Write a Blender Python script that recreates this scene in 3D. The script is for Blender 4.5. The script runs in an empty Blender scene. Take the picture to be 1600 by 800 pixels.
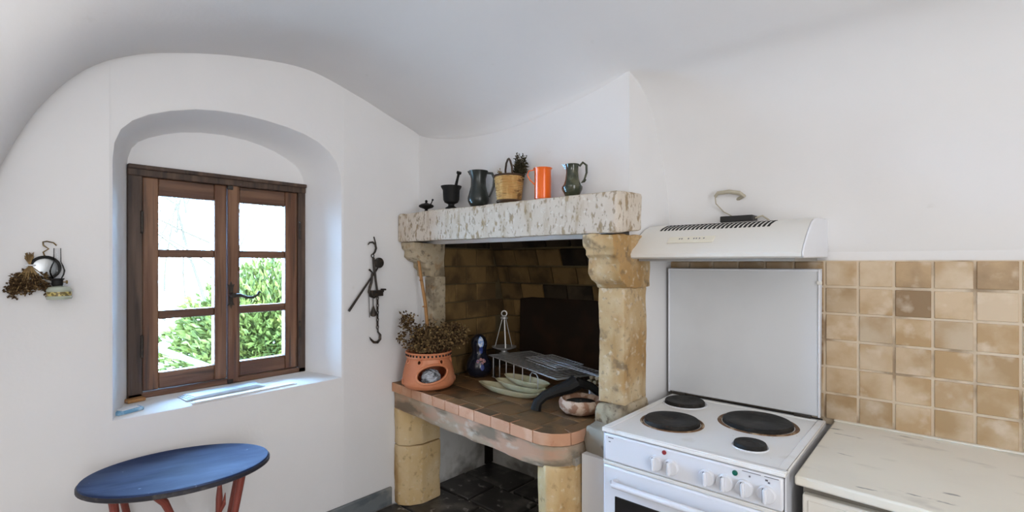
import bpy, bmesh, math, random
from mathutils import Vector, Matrix, noise
PI = math.pi
sc = bpy.context.scene
C = sc.collection
rnd = random.Random(7)

# ------------------------------------------------------------------ camera, sky, lights, exposure
cam_d = bpy.data.cameras.new('camera'); cam = bpy.data.objects.new('camera', cam_d); C.objects.link(cam)
cam.location = (2.0, 0.0, 1.36); cam.rotation_euler = (PI/2, 0, math.radians(41.4))
cam_d.sensor_width = 36; cam_d.lens = 776/1600*36; cam_d.shift_y = 10/1600; cam_d.clip_start = .02
sc.camera = cam
w = bpy.data.worlds.new('sky'); sc.world = w; w.use_nodes = True
bg = w.node_tree.nodes['Background']; bg.inputs[0].default_value = (.35, .62, 1.0, 1); bg.inputs[1].default_value = 62.0
def area(name, loc, target, sx, sy, power, col):
    d = bpy.data.lights.new(name, 'AREA'); d.shape = 'RECTANGLE'; d.size = sx; d.size_y = sy; d.energy = power; d.color = col
    o = bpy.data.objects.new(name, d); C.objects.link(o); o.location = loc
    o.rotation_euler = (Vector(target)-Vector(loc)).to_track_quat('-Z', 'Y').to_euler(); return o
area('right_key_light', (4.2, -.3, 1.2), (0, .6, 1.2), 1.5, 1.9, 65, (.955, .965, 1.0))  # unseen key light added before the solid right wall; there is no doorway
area('rear_fill_light', (2.3, -2.42, 1.55), (1.7, 1.9, .9), 1.9, 1.1, 11, (1.0, .92, .80))  # soft fill added behind the camera; the rear wall has no window
area('ceiling_fill_light', (1.9, -.7, 1.70), (1.7, -.3, 3), .6, .6, 11, (.94, .95, 1.0))  # upward fill added out of view to brighten the ceiling, no fitting modelled
pl = bpy.data.lights.new('overhead_fill_light', 'POINT'); pl.energy = 6.5; pl.color = (1, .90, .78); pl.shadow_soft_size = .18
po = bpy.data.objects.new('overhead_fill_light', pl); C.objects.link(po); po.location = (2.5, .30, 2.02)  # point fill added out of view to lift cooker and worktop; no bulb there
vs = sc.view_settings; sc.display_settings.display_device = 'sRGB'
vs.view_transform = 'Standard'; vs.look = 'None'; vs.gamma = 1; vs.exposure = 0; vs.use_curve_mapping = False

# ------------------------------------------------------------------ materials
def M(name, col, rough=.6, metal=0., layers=(), bump=(), rand=0., spec=.5, coat=0., trans=0.):
    """layers: (colour, scale, stretch xyz, lo, hi, strength) stains by noise; bump: (scale, stretch, strength) reliefs"""
    m = bpy.data.materials.new(name); m.use_nodes = True; nt = m.node_tree; N = nt.nodes; L = nt.links
    b = N['Principled BSDF']; b.inputs['Roughness'].default_value = rough; b.inputs['Metallic'].default_value = metal
    b.inputs['Specular IOR Level'].default_value = spec; b.inputs['Coat Weight'].default_value = coat
    tc = N.new('ShaderNodeTexCoord'); oi = N.new('ShaderNodeObjectInfo')
    add = N.new('ShaderNodeVectorMath'); add.operation = 'ADD'
    mu = N.new('ShaderNodeMath'); mu.operation = 'MULTIPLY'; mu.inputs[1].default_value = 37.
    L.new(oi.outputs['Random'], mu.inputs[0]); L.new(tc.outputs['Object'], add.inputs[0]); L.new(mu.outputs[0], add.inputs[1])
    rgb = N.new('ShaderNodeRGB'); rgb.outputs[0].default_value = (*col, 1); cur = rgb.outputs[0]
    def nz(scale, st, detail=5):
        mp = N.new('ShaderNodeMapping'); mp.inputs['Scale'].default_value = st
        n = N.new('ShaderNodeTexNoise'); n.inputs['Scale'].default_value = scale; n.inputs['Detail'].default_value = detail
        L.new(add.outputs[0], mp.inputs[0]); L.new(mp.outputs[0], n.inputs['Vector']); return n.outputs['Fac']
    for (c, s, st, lo, hi, k) in layers:
        r = N.new('ShaderNodeMapRange'); r.inputs['From Min'].default_value = lo; r.inputs['From Max'].default_value = hi
        r.inputs['To Max'].default_value = k; L.new(nz(s, st), r.inputs['Value'])
        x = N.new('ShaderNodeMix'); x.data_type = 'RGBA'; L.new(r.outputs[0], x.inputs['Factor'])
        L.new(cur, x.inputs['A']); x.inputs['B'].default_value = (*c, 1); cur = x.outputs['Result']
    if rand:
        h = N.new('ShaderNodeHueSaturation'); r = N.new('ShaderNodeMapRange'); r.inputs['To Min'].default_value = 1-rand; r.inputs['To Max'].default_value = 1+rand
        L.new(oi.outputs['Random'], r.inputs['Value']); L.new(r.outputs[0], h.inputs['Value']); L.new(cur, h.inputs['Color']); cur = h.outputs[0]
    L.new(cur, b.inputs['Base Color']); prev = None
    for (s, st, k) in bump:
        bp = N.new('ShaderNodeBump'); bp.inputs['Strength'].default_value = k; bp.inputs['Distance'].default_value = .004
        L.new(nz(s, st), bp.inputs['Height'])
        if prev: L.new(prev, bp.inputs['Normal'])
        prev = bp.outputs[0]
    if prev: L.new(prev, b.inputs['Normal'])
    return m
U = (1, 1, 1)
plaster = M('white_plaster', (.80, .795, .795), .9, layers=[((.72, .715, .715), 2.2, U, .45, .75, .5), ((.60, .58, .54), 14, U, .72, .8, .25)], bump=[(9, U, .25), (60, U, .12)], spec=.2)
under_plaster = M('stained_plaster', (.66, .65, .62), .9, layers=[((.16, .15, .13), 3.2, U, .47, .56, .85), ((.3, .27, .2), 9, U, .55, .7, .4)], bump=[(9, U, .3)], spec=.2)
slate = M('dark_slate', (.040, .037, .035), .40, layers=[((.17, .155, .14), 7, U, .50, .66, .8), ((.42, .40, .37), 24, U, .62, .70, .6)], bump=[(7, U, .5), (40, U, .2)], rand=.3)
mortar = M('grey_mortar', (.42, .40, .36), .95, layers=[((.16, .14, .12), 8, U, .45, .7, .7)], bump=[(40, U, .4)], spec=.2)
floor_m = M('stone_floor', (.36, .33, .30), .5, bump=[(8, U, .3)])
board_m = M('grey_slate_trim', (.16, .18, .19), .6, layers=[((.34, .34, .30), 15, U, .5, .7, .7), ((.07, .09, .11), 6, (1, 1, 3), .5, .6, .6)], bump=[(30, U, .5)])
mantel_m = M('pitted_limestone', (.60, .52, .43), .9, layers=[((.68, .62, .54), 5, U, .45, .65, .8), ((.30, .21, .11), 42, (1, 1, .38), .555, .625, .85), ((.38, .27, .15), 13, (1.5, 1.5, .35), .59, .70, .5), ((.25, .19, .12), 90, (1, 1, .5), .58, .64, .7), ((.72, .69, .62), 60, U, .60, .7, .6)], bump=[(34, (1, 1, .5), .7), (90, U, .3)], spec=.2)
pillar_m = M('yellow_limestone', (.52, .37, .20), .9, layers=[((.64, .52, .34), 7, U, .45, .62, .8), ((.36, .20, .065), 6, (1, 1, .5), .50, .64, .8), ((.15, .11, .07), 17, U, .60, .69, .7), ((.22, .17, .11), 60, U, .59, .66, .5), ((.70, .63, .50), 40, U, .58, .7, .5)], bump=[(26, U, .8), (80, U, .35)], spec=.2)
leg_m = M('ochre_limestone', (.60, .43, .22), .9, layers=[((.66, .52, .32), 6, U, .45, .62, .8), ((.40, .23, .08), 6, (1, 1, .6), .53, .68, .8), ((.22, .14, .06), 34, U, .60, .70, .5), ((.72, .64, .48), 50, U, .60, .7, .4)], bump=[(24, U, .6), (80, U, .3)], spec=.2)
corbel_m = M('stained_grey_limestone', (.43, .35, .235), .9, layers=[((.54, .46, .34), 7, U, .45, .6, .8), ((.15, .115, .075), 9, U, .58, .67, .7), ((.30, .17, .06), 14, U, .57, .66, .6), ((.10, .08, .06), 45, U, .58, .65, .6)], bump=[(26, U, .9), (80, U, .35)], spec=.2)
greystone = M('grey_stone', (.30, .27, .22), .9, layers=[((.42, .36, .27), 7, U, .45, .65, .8), ((.10, .09, .08), 16, U, .57, .68, .8)], bump=[(22, U, .9)], spec=.2)
beam_m = M('weathered_stone_beam', (.40, .31, .22), .9, layers=[((.50, .29, .19), 5, (.6, 1, 2), .50, .60, .8), ((.17, .14, .10), 9, (.6, 1, 2), .52, .64, .85), ((.58, .50, .40), 16, (.7, 1, 1.5), .58, .68, .6)], bump=[(20, (.5, 1, 2), .7)], spec=.2)
brick_m = M('terracotta_brick', (.55, .29, .17), .8, layers=[((.66, .42, .29), 12, U, .5, .7, .7), ((.42, .17, .09), 40, U, .6, .72, .5)], bump=[(60, U, .25)], rand=.10, spec=.25)
hearth_m = M('sooted_terracotta_tile', (.20, .105, .042), .5, layers=[((.065, .040, .020), 7, U, .45, .62, .85), ((.36, .20, .07), 9, U, .58, .72, .6)], bump=[(30, U, .3)], rand=.2)
fire_m = M('smoked_fire_brick', (.165, .100, .036), .85, layers=[((.070, .042, .017), 6, U, .45, .62, .9), ((.24, .155, .065), 14, U, .6, .72, .4)], bump=[(26, U, .45)], rand=.25, spec=.25)
soot_m = M('black_soot_brick', (.050, .036, .022), .9, layers=[((.018, .014, .010), 6, U, .45, .6, .9)], bump=[(26, U, .45)], rand=.5, spec=.2)
joint_m = M('smoked_joint', (.12, .09, .045), .95, layers=[((.03, .025, .02), 2.5, U, .45, .6, .8)], spec=.1)
soot_wall = M('soot', (.022, .018, .014), .95, bump=[(20, U, .4)], spec=.1)
iron = M('cast_iron', (.009, .0085, .008), .6, .0, spec=.25, bump=[(40, U, .35)])
plate_iron = M('rusted_fireback', (.020, .013, .009), .8, .0, layers=[((.045, .022, .012), 5, U, .5, .7, .7)], spec=.15, bump=[(12, U, .6)])
old_iron = M('old_wrought_iron', (.045, .038, .032), .5, .6, layers=[((.13, .085, .05), 60, U, .55, .7, .6)], bump=[(90, U, .4)])
brass = M('aged_brass', (.22, .15, .06), .45, .7, layers=[((.06, .05, .03), 60, U, .5, .65, .7)])
steel = M('dull_steel_wire', (.46, .46, .45), .40, .6)
wood_z = M('dark_oak_upright', (.125, .052, .024), .5, layers=[((.235, .120, .062), 30, (1, 1, .06), .45, .62, .9), ((.040, .022, .015), 60, (1, 1, .05), .55, .68, .8)], bump=[(70, (1, 1, .06), .5)])
wood_y = M('dark_oak_rail', (.105, .046, .024), .5, layers=[((.20, .105, .058), 30, (1, .06, 1), .45, .62, .9), ((.040, .022, .015), 60, (1, .05, 1), .55, .68, .8)], bump=[(70, (1, .06, 1), .5)])
wood_d = M('darkest_oak_frame', (.060, .034, .022), .55, layers=[((.13, .08, .05), 30, (1, 1, .08), .5, .68, .8), ((.02, .012, .009), 50, (1, 1, .06), .52, .65, .8)], bump=[(60, (1, 1, .06), .6)])
blue_m = M('worn_blue_paint', (.026, .042, .105), .65, spec=.12, layers=[((.075, .11, .21), 9, (1.2, .35, 1), .48, .68, .7), ((.018, .030, .075), 8, (1, .5, 1), .55, .70, .75), ((.30, .38, .52), 45, U, .72, .76, .6)], bump=[(40, (1, .3, 1), .3)])
dark_edge = M('dark_painted_edge', (.020, .020, .030), .5, layers=[((.10, .09, .08), 40, U, .55, .68, .6)])
red_m = M('red_brown_paint', (.22, .045, .030), .45, layers=[((.16, .035, .025), 20, U, .5, .65, .7), ((.45, .16, .11), 40, U, .66, .72, .5)])
enamel = M('white_enamel', (.88, .885, .88), .22, layers=[((.66, .62, .54), 10, U, .62, .74, .5), ((.25, .16, .08), 50, U, .745, .77, .7)], coat=.3)
enamel_c = M('clean_white_enamel', (.76, .78, .83), .28, coat=.3)
lid_m = M('grey_white_lid', (.66, .68, .70), .42, layers=[((.59, .61, .63), 4, U, .5, .7, .6)])
hood_m = M('off_white_hood', (.76, .745, .70), .35)
hood_dark = M('black_slot', (.008, .008, .008), .8)
plate_m = M('burner_iron', (.014, .013, .012), .6, 0., spec=.22, layers=[((.032, .030, .027), 22, U, .5, .62, .8), ((.06, .035, .022), 40, U, .62, .7, .6)], bump=[(50, U, .3)])
rust_m = M('rusty_ring', (.17, .085, .035), .6, .3, layers=[((.55, .42, .28), 28, U, .52, .66, .8), ((.03, .022, .018), 36, U, .58, .66, .8)])
glass_dark = M('black_oven_glass', (.008, .008, .009), .08)
cream = M('scratched_cream_laminate', (.83, .80, .70), .35, layers=[((.75, .72, .63), 5, U, .45, .7, .6), ((.20, .20, .19), 22, (.35, 1.6, 1), .665, .69, .8), ((.46, .44, .38), 12, (.5, 1, 1), .58, .68, .5)])
cream_door = M('cream_door', (.76, .735, .67), .45)
tile_m = [M('beige_glazed_tile' if i == 0 else 'tan_glazed_tile' if i == 1 else 'brown_glazed_tile', c, .3,
            layers=[(c2, 8, U, .42, .60, .95), ((.72, .61, .48), 13, U, .56, .70, .6)], bump=[(50, U, .2)], rand=.1, coat=.15)
          for i, (c, c2) in enumerate([((.56, .42, .27), (.40, .26, .125)), ((.46, .31, .165), (.60, .47, .32)), ((.27, .17, .085), (.44, .30, .16))])]
grout = M('beige_grout', (.66, .55, .41), .9, layers=[((.28, .19, .11), 7, U, .52, .64, .8)])
terra = M('orange_terracotta', (.62, .22, .10), .6, layers=[((.70, .33, .19), 10, U, .5, .68, .6), ((.45, .14, .06), 22, U, .6, .72, .5)], bump=[(50, U, .2)])
dried = M('dried_flowers', (.075, .045, .022), .9, layers=[((.24, .16, .075), 40, U, .5, .62, .8)], spec=.1)
dried_l = M('dried_straw', (.28, .19, .085), .9, layers=[((.14, .09, .045), 40, U, .5, .62, .8)], spec=.1)
herb = M('dark_dried_herb', (.045, .042, .024), .9, layers=[((.10, .075, .04), 40, U, .5, .62, .8)], spec=.1)
wicker = M('golden_wicker', (.52, .30, .10), .6, layers=[((.66, .44, .19), 60, (1, 1, .3), .45, .6, .8), ((.16, .075, .022), 50, (.5, .5, 1.6), .58, .66, .85)])
wicker_d = M('dark_wicker', (.06, .033, .016), .6)
green_glaze = M('dark_green_glaze', (.026, .034, .018), .22, layers=[((.085, .085, .045), 26, U, .5, .66, .8), ((.012, .02, .014), 14, U, .52, .66, .8)], coat=.3)
grey_glaze = M('grey_green_pewter', (.026, .032, .030), .28, .2, layers=[((.085, .10, .095), 20, U, .5, .66, .8), ((.015, .018, .018), 12, U, .5, .62, .7)])
orange_m = M('orange_copper_enamel', (.88, .145, .010), .28, .05, coat=.4)
bowl_m = M('rough_brown_clay', (.30, .15, .085), .7, layers=[((.62, .46, .34), 30, U, .48, .58, .9), ((.12, .06, .035), 12, U, .55, .7, .7)], bump=[(40, U, .6)])
dish_m = M('cream_green_glaze', (.54, .50, .33), .3, layers=[((.30, .29, .12), 14, U, .5, .68, .7)])
navy_glaze = M('black_blue_glaze', (.010, .012, .022), .2, coat=.4)
pale_blue = M('pale_blue_paint', (.22, .36, .68), .4, layers=[((.75, .80, .88), 60, U, .48, .6, .9)])
pink_m = M('pink_paint', (.46, .24, .22), .5, layers=[((.12, .10, .22), 70, U, .52, .6, .9)])
paper = M('blue_white_paper', (.66, .78, .92), .7, layers=[((.24, .36, .52), 12, (1, .4, 1), .66, .72, .7)])
paper_w = M('white_paper', (.78, .79, .80), .7)
blue_pack = M('blue_packet', (.15, .34, .52), .5, layers=[((.45, .65, .80), 30, U, .5, .62, .8)])
bark = M('pale_twig', (.055, .032, .014), .9)
leaf_m = M('shrub_leaf', (.074, .080, .014), .6, layers=[((.14, .125, .022), 7, U, .5, .65, .8), ((.030, .038, .008), 9, U, .5, .62, .8)], spec=.15)
ground_m = M('pale_gravel', (.66, .62, .56), .9, layers=[((.5, .47, .42), 3, U, .5, .65, .6)])
pipe_m = M('galvanised_pipe', (.11, .10, .095), .6, .0)
stick_m = M('peeled_stick', (.30, .20, .10), .8); stick_end = M('pale_wood_end', (.62, .47, .30), .8)
cane_m = M('bamboo_cane', (.40, .20, .065), .5, layers=[((.26, .12, .04), 30, (1, 1, .3), .5, .65, .7)])
cable_m = M('dusty_cable', (.44, .40, .31), .6); black_pl = M('black_plastic', (.012, .012, .012), .4)
foil = M('crumpled_foil', (.50, .54, .60), .5, .25, layers=[((.06, .07, .08), 34, U, .52, .6, .9)], bump=[(60, U, 1.)])
red_lamp = M('red_indicator', (.25, .015, .02), .3); green_lamp = M('green_indicator', (.0, .12, .085), .3); print_shade = M('grey_print_and_shade', (.14, .14, .17), .6)
mirror = M('worn_mirror', (.42, .44, .45), .35, .8); pale_glass = M('pale_green_glass', (.42, .46, .38), .12, coat=.5); floral = M('floral_band', (.16, .12, .04), .4, layers=[((.62, .50, .16), 120, U, .5, .56, .9)])
def glass(name, tint, k=.08):
    m = bpy.data.materials.new(name); m.use_nodes = True; nt = m.node_tree; N = nt.nodes; L = nt.links
    N.remove(N['Principled BSDF']); t = N.new('ShaderNodeBsdfTransparent'); t.inputs[0].default_value = (*tint, 1)
    g = N.new('ShaderNodeBsdfGlossy'); g.inputs['Roughness'].default_value = .03
    f = N.new('ShaderNodeFresnel'); f.inputs[0].default_value = 1.3
    x = N.new('ShaderNodeMixShader'); L.new(f.outputs[0], x.inputs[0]); L.new(t.outputs[0], x.inputs[1]); L.new(g.outputs[0], x.inputs[2])
    L.new(x.outputs[0], N['Material Output'].inputs[0]); return m
pane_m = glass('window_glass', (.97, .98, .98)); chimney_glass = glass('lamp_glass', (.93, .94, .95))

# ------------------------------------------------------------------ mesh helpers
class MB:
    def __init__(s): s.v = []; s.f = []
    def add(s, vs, fs):
        k = len(s.v); s.v += [tuple(p) for p in vs]; s.f += [tuple(i+k for i in f) for f in fs]; return s
    def box(s, x0, x1, y0, y1, z0, z1, mat=None):
        P = [Vector((x, y, z)) for x in (x0, x1) for y in (y0, y1) for z in (z0, z1)]
        if mat: P = [mat @ p for p in P]
        return s.add(P, [(0, 1, 3, 2), (4, 6, 7, 5), (0, 4, 5, 1), (2, 3, 7, 6), (0, 2, 6, 4), (1, 5, 7, 3)])
    def prism(s, poly, a, b, ax='z'):
        """extrude a polygon: ax z -> poly is (x,y); ax x -> poly is (y,z); ax y -> poly is (x,z)"""
        def pt(p, h): return (p[0], p[1], h) if ax == 'z' else (h, p[0], p[1]) if ax == 'x' else (p[0], h, p[1])
        n = len(poly); V = [pt(p, a) for p in poly]+[pt(p, b) for p in poly]
        return s.add(V, [tuple(range(n-1, -1, -1)), tuple(range(n, 2*n))]+[(i, (i+1) % n, n+(i+1) % n, n+i) for i in range(n)])
    def lathe(s, prof, n=32, c=(0, 0, 0), sx=1, sy=1, mat=None, cap=True):
        V = []; m = len(prof)
        for (r, z) in prof:
            for k in range(n):
                a = 2*PI*k/n; p = Vector((r*sx*math.cos(a), r*sy*math.sin(a), z))
                V.append((mat @ p if mat else p)+Vector(c))
        F = [(i*n+k, i*n+(k+1) % n, (i+1)*n+(k+1) % n, (i+1)*n+k) for i in range(m-1) for k in range(n)]
        if cap: F += [tuple(range(n-1, -1, -1)), tuple(range((m-1)*n, m*n))]
        return s.add(V, F)
    def tube(s, pts, r, n=8, closed=False):
        pts = [Vector(p) for p in pts]; m = len(pts); rs = r if isinstance(r, (list, tuple)) else [r]*m
        V = []; prev = None
        for i, p in enumerate(pts):
            t = (pts[(i+1) % m]-pts[i-1]) if closed else (pts[min(i+1, m-1)]-pts[max(i-1, 0)])
            t = t.normalized() if t.length > 1e-9 else Vector((0, 0, 1))
            if prev is None: u = t.orthogonal().normalized()
            else: u = (prev-t*prev.dot(t)); u = u.normalized() if u.length > 1e-6 else t.orthogonal().normalized()
            prev = u; q = t.cross(u)
            V += [p+(u*math.cos(2*PI*k/n)+q*math.sin(2*PI*k/n))*rs[i] for k in range(n)]
        F = [(i*n+k, i*n+(k+1) % n, ((i+1) % m)*n+(k+1) % n, ((i+1) % m)*n+k) for i in range(m if closed else m-1) for k in range(n)]
        if not closed: F += [tuple(range(n-1, -1, -1)), tuple(range((m-1)*n, m*n))]
        return s.add(V, F)
    def ball(s, c, r, n=16, m=10, mat=None):
        rx, ry, rz = r if isinstance(r, (tuple, list)) else (r, r, r)
        V = []
        for i in range(m+1):
            t = PI*i/m
            for k in range(n):
                a = 2*PI*k/n; p = Vector((rx*math.sin(t)*math.cos(a), ry*math.sin(t)*math.sin(a), -rz*math.cos(t)))
                V.append((mat @ p if mat else p)+Vector(c))
        return s.add(V, [(i*n+k, i*n+(k+1) % n, (i+1)*n+(k+1) % n, (i+1)*n+k) for i in range(m) for k in range(n)])
    def leaf(s, p, d, L, W, up=None):
        p = Vector(p); d = Vector(d).normalized(); u = (up or Vector((rnd.uniform(-1, 1), rnd.uniform(-1, 1), rnd.uniform(-1, 1)))).cross(d)
        u = u.normalized() if u.length > 1e-6 else d.orthogonal().normalized(); nn = d.cross(u)*W*.35
        return s.add([p, p+d*L*.45+u*W/2+nn, p+d*L, p+d*L*.45-u*W/2+nn], [(0, 1, 2), (0, 2, 3)])
    def mesh(s, name, m=None, smooth=35):
        me = bpy.data.meshes.new(name); me.from_pydata(s.v, [], s.f); me.validate(); me.update()
        b = bmesh.new(); b.from_mesh(me); bmesh.ops.remove_doubles(b, verts=b.verts, dist=1e-6); bmesh.ops.recalc_face_normals(b, faces=b.faces); b.to_mesh(me); b.free()
        fin(me, m, smooth); return me
    def build(s, name, m, parent=None, bevel=0, smooth=35, seg=2):
        return link(name, s.mesh(name, m, smooth), parent, bevel, seg)
def fin(me, m, smooth=35):
    if m: me.materials.append(m)
    if smooth:
        me.polygons.foreach_set('use_smooth', [True]*len(me.polygons)); me.set_sharp_from_angle(angle=math.radians(smooth))
def link(name, me, parent=None, bevel=0, seg=2):
    o = bpy.data.objects.new(name, me); C.objects.link(o); o.parent = parent
    if bevel:
        b = o.modifiers.new('bevel', 'BEVEL'); b.width = bevel; b.segments = seg; b.limit_method = 'ANGLE'; b.angle_limit = math.radians(40)
    return o
def rough(mb, name, m, parent=None, step=.03, amp=.006, scale=12, smooth=50, bevel=.008):
    """an irregular stone: the shape bevelled, cut fine and pushed about by noise"""
    me = mb.mesh(name, None, 0); b = bmesh.new(); b.from_mesh(me)
    if bevel: bmesh.ops.bevel(b, geom=b.edges[:], offset=bevel, segments=2, affect='EDGES', profile=.6, clamp_overlap=True)
    for _ in range(7):
        E = [e for e in b.edges if e.calc_length() > step]
        if not E or len(b.verts) > 30000: break
        bmesh.ops.subdivide_edges(b, edges=E, cuts=1, use_grid_fill=True)
    bmesh.ops.triangulate(b, faces=[f for f in b.faces if len(f.verts) > 4]); b.normal_update()
    off = {}
    for v in b.verts:
        q = v.co*scale; k = noise.noise(q)*amp + noise.noise(q*3.1)*amp*.45
        off[v] = v.co+v.normal*k
    for v, p in off.items(): v.co = p
    b.to_mesh(me); b.free(); fin(me, m, smooth); return link(name, me, parent)
def chamfer(name, dx, dy, dz, m, ch=.003):
    """a centred, chamfered block, shared by alike pieces"""
    me = MB().box(-dx/2, dx/2, -dy/2, dy/2, -dz/2, dz/2).mesh(name, None, 0)
    b = bmesh.new(); b.from_mesh(me); bmesh.ops.bevel(b, geom=b.edges[:], offset=ch, segments=1, affect='EDGES'); b.to_mesh(me); b.free()
    fin(me, m, 0); return me
def thing(name, label, cat, loc=(0, 0, 0), rot=(0, 0, 0), group=None):
    o = bpy.data.objects.new(name, None); C.objects.link(o); o.location = loc; o.rotation_euler = rot; o.empty_display_size = .05
    return tag(o, label, cat, group)
def tag(o, label, cat, group=None):
    o['label'] = label; o['category'] = cat
    if group: o['group'] = group
    return o
def struct(o): o['kind'] = 'structure'; return o
def root(name, loc=(0, 0, 0)):
    o = bpy.data.objects.new(name, None); C.objects.link(o); o.location = loc; return struct(o)
def lerp(a, b, t): return a+(b-a)*t
def interp(tab, x):
    if x <= tab[0][0]: return tab[0][1]
    for (a, p), (b, q) in zip(tab, tab[1:]):
        if x <= b:
            t = (x-a)/(b-a); return lerp(p, q, t)
    return tab[-1][1]
def crv(tab, x):
    """smooth (Catmull-Rom) interpolation of a table"""
    if x <= tab[0][0]: return tab[0][1]
    if x >= tab[-1][0]: return tab[-1][1]
    for i in range(len(tab)-1):
        (x1, p1), (x2, p2) = tab[i], tab[i+1]
        if x <= x2:
            x0, p0 = tab[max(i-1, 0)]; x3, p3 = tab[min(i+2, len(tab)-1)]
            h = x2-x1; m1 = (p2-p0)/(x2-x0); m2 = (p3-p1)/(x3-x1); t = (x-x1)/h
            return (2*t**3-3*t**2+1)*p1+(t**3-2*t**2+t)*h*m1+(-2*t**3+3*t**2)*p2+(t**3-t**2)*h*m2
def sstep(a, b, x): t = min(1, max(0, (x-a)/(b-a))); return t*t*(3-2*t)
def grid(mb, nu, nv, fn):
    V = [fn(i/nu, j/nv) for i in range(nu+1) for j in range(nv+1)]
    return mb.add(V, [(i*(nv+1)+j, (i+1)*(nv+1)+j, (i+1)*(nv+1)+j+1, i*(nv+1)+j+1) for i in range(nu) for j in range(nv)])

# ------------------------------------------------------------------ the room
XR, YR, YB, ZH = 4.25, -2.5, 1.92, .213        # right wall, rear wall, tiled wall, raised hearth floor
struct(MB().box(-.45, XR+.2, YR-.2, 2.5, -.15, 0).build('floor', floor_m))
# window wall with the splayed arched recess
front = [(.349, .857), (.349, 1.69), (.354, 1.74), (.370, 1.785), (.400, 1.820), (.445, 1.850), (.505, 1.876), (.58, 1.899), (.65, 1.910), (.73, 1.915), (.82, 1.911), (.90, 1.902), (.97, 1.888), (1.03, 1.866), (1.08, 1.832), (1.115, 1.79), (1.134, 1.735), (1.137, 1.69), (1.137, .857)]
back = [(.418, .866), (.418, 1.69), (.421, 1.735), (.432, 1.772), (.452, 1.798), (.482, 1.818), (.53, 1.840), (.585, 1.858), (.65, 1.871), (.736, 1.877), (.82, 1.872), (.88, 1.861), (.94, 1.844), (.99, 1.822), (1.03, 1.798), (1.055, 1.768), (1.070, 1.73), (1.073, 1.69), (1.073, .866)]
cy, cz = .743, 1.38
def grow(p, e): return (p[0]+e*(1 if p[0] > cy else -1)*(1 if abs(p[0]-cy) > .3 else abs(p[0]-cy)/.3), p[1]+(e if p[1] > 1.7 else -e if p[1] < .9 else 0))
fr0 = [grow(p, .012) for p in front]
wl = MB(); n = len(front); ZT = 2.75
for a, b in zip(fr0[1:-1], fr0[2:-1]): wl.add([(0, a[0], a[1]), (0, b[0], b[1]), (0, b[0], ZT), (0, a[0], ZT)], [(0, 1, 2, 3)])
yl, yr = fr0[0][0], fr0[-1][0]
for (y0, y1, z0, z1) in ((YR-.2, yl, -.1, ZT), (yr, 2.3, -.1, ZT)): wl.add([(0, y0, z0), (0, y1, z0), (0, y1, z1), (0, y0, z1)], [(0, 1, 2, 3)])
wl.add([(0, yl, -.1), (0, yr, -.1), (0, yr, fr0[0][1]), (0, yl, fr0[0][1])], [(0, 1, 2, 3)])
rings = [[(0, *p) for p in fr0], [(-.0035, *grow(p, .0035)) for p in front], [(-.012, *p) for p in front], [(-.1, *[lerp(p[k], q[k], .47) for k in (0, 1)]) for p, q in zip(front, back)], [(-.2, *q) for q in back], [(-.205, *grow(q, -.003)) for q in back]]
for A, B in zip(rings, rings[1:]):
    for i in range(n): wl.add([A[i], A[(i+1) % n], B[(i+1) % n], B[i]], [(0, 1, 2, 3)])
for (y0, y1, z0, z1) in ((YR-.2, .42, -.1, ZT), (1.071, 2.3, -.1, ZT), (.42, 1.071, -.1, .865), (.42, 1.071, 1.706, ZT)): wl.box(-.42, -.204, y0, y1, z0, z1)
wall_left = struct(wl.build('wall_left', plaster, smooth=40))
# the groined vault
B = [(-2.7, 1.9), (-1.6, 2.34), (-.8, 2.40), (0, 2.38), (.4, 2.325), (.8, 2.245), (1.2, 2.145), (1.40, 2.086), (1.563, 2.03), (1.653, 1.998), (1.736, 1.93), (1.795, 1.835), (1.834, 1.745), (1.866, 1.650), (1.892, 1.52), (1.91, 1.43), (1.93, 1.36)]
A = [(-.05, .9), (0, 1.25), (.05, 1.47), (.096, 1.63), (.173, 1.81), (.274, 1.95), (.385, 2.03), (.528, 2.085), (.735, 2.135), (.985, 2.160), (1.223, 2.108), (1.40, 2.052), (1.563, 2.00), (1.75, 1.90), (1.93, 1.78)]
def vault(x, y):
    ya = y if y > -.05 else -.1-y
    a = crv(A, ya); b = crv(B, y)
    wd = lerp(.42, 1.25, sstep(0, .7, abs(ya+.05)))
    s = sstep(.03, .03+wd, x)
    if y > 1.45: s = lerp(s, sstep(0, .9, x), sstep(1.45, 1.56, y))
    z = a+(b-a)*s
    if 0 < x < 1.165 and y > 1.22:       # the plaster rounds down into the chimney breast
        t = min(1, (y-1.22)/.343); z -= .10*math.sin(PI*x/1.165)**.8*(1-math.sqrt(1-t*t))
    return z
ceil = MB()
ys = [-2.7+i*.05 for i in range(54)]+[0+i*.0125 for i in range(20)]+[.25+i*.025 for i in range(46)]+[1.4+i*.0125 for i in range(13)]+[1.553, 1.559, 1.5629]+[1.575+i*.0125 for i in range(29)]+[1.935]
xs = [-.05+.0125*i for i in range(24)]+[.25+.05*i for i in range(18)]+[1.115, 1.150]+[1.20+.05*i for i in range(5)]+[1.45+.2*i for i in range(15)]+[4.4]
grid(ceil, len(xs)-1, len(ys)-1, lambda u, v: (lambda x, y: (x, y, max(vault(max(x, 0), y), 2.05 if x < 1.13 and y > 1.60 else 0)))(xs[round(u*(len(xs)-1))], ys[round(v*(len(ys)-1))]))
struct(ceil.build('ceiling', plaster, smooth=60))
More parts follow.
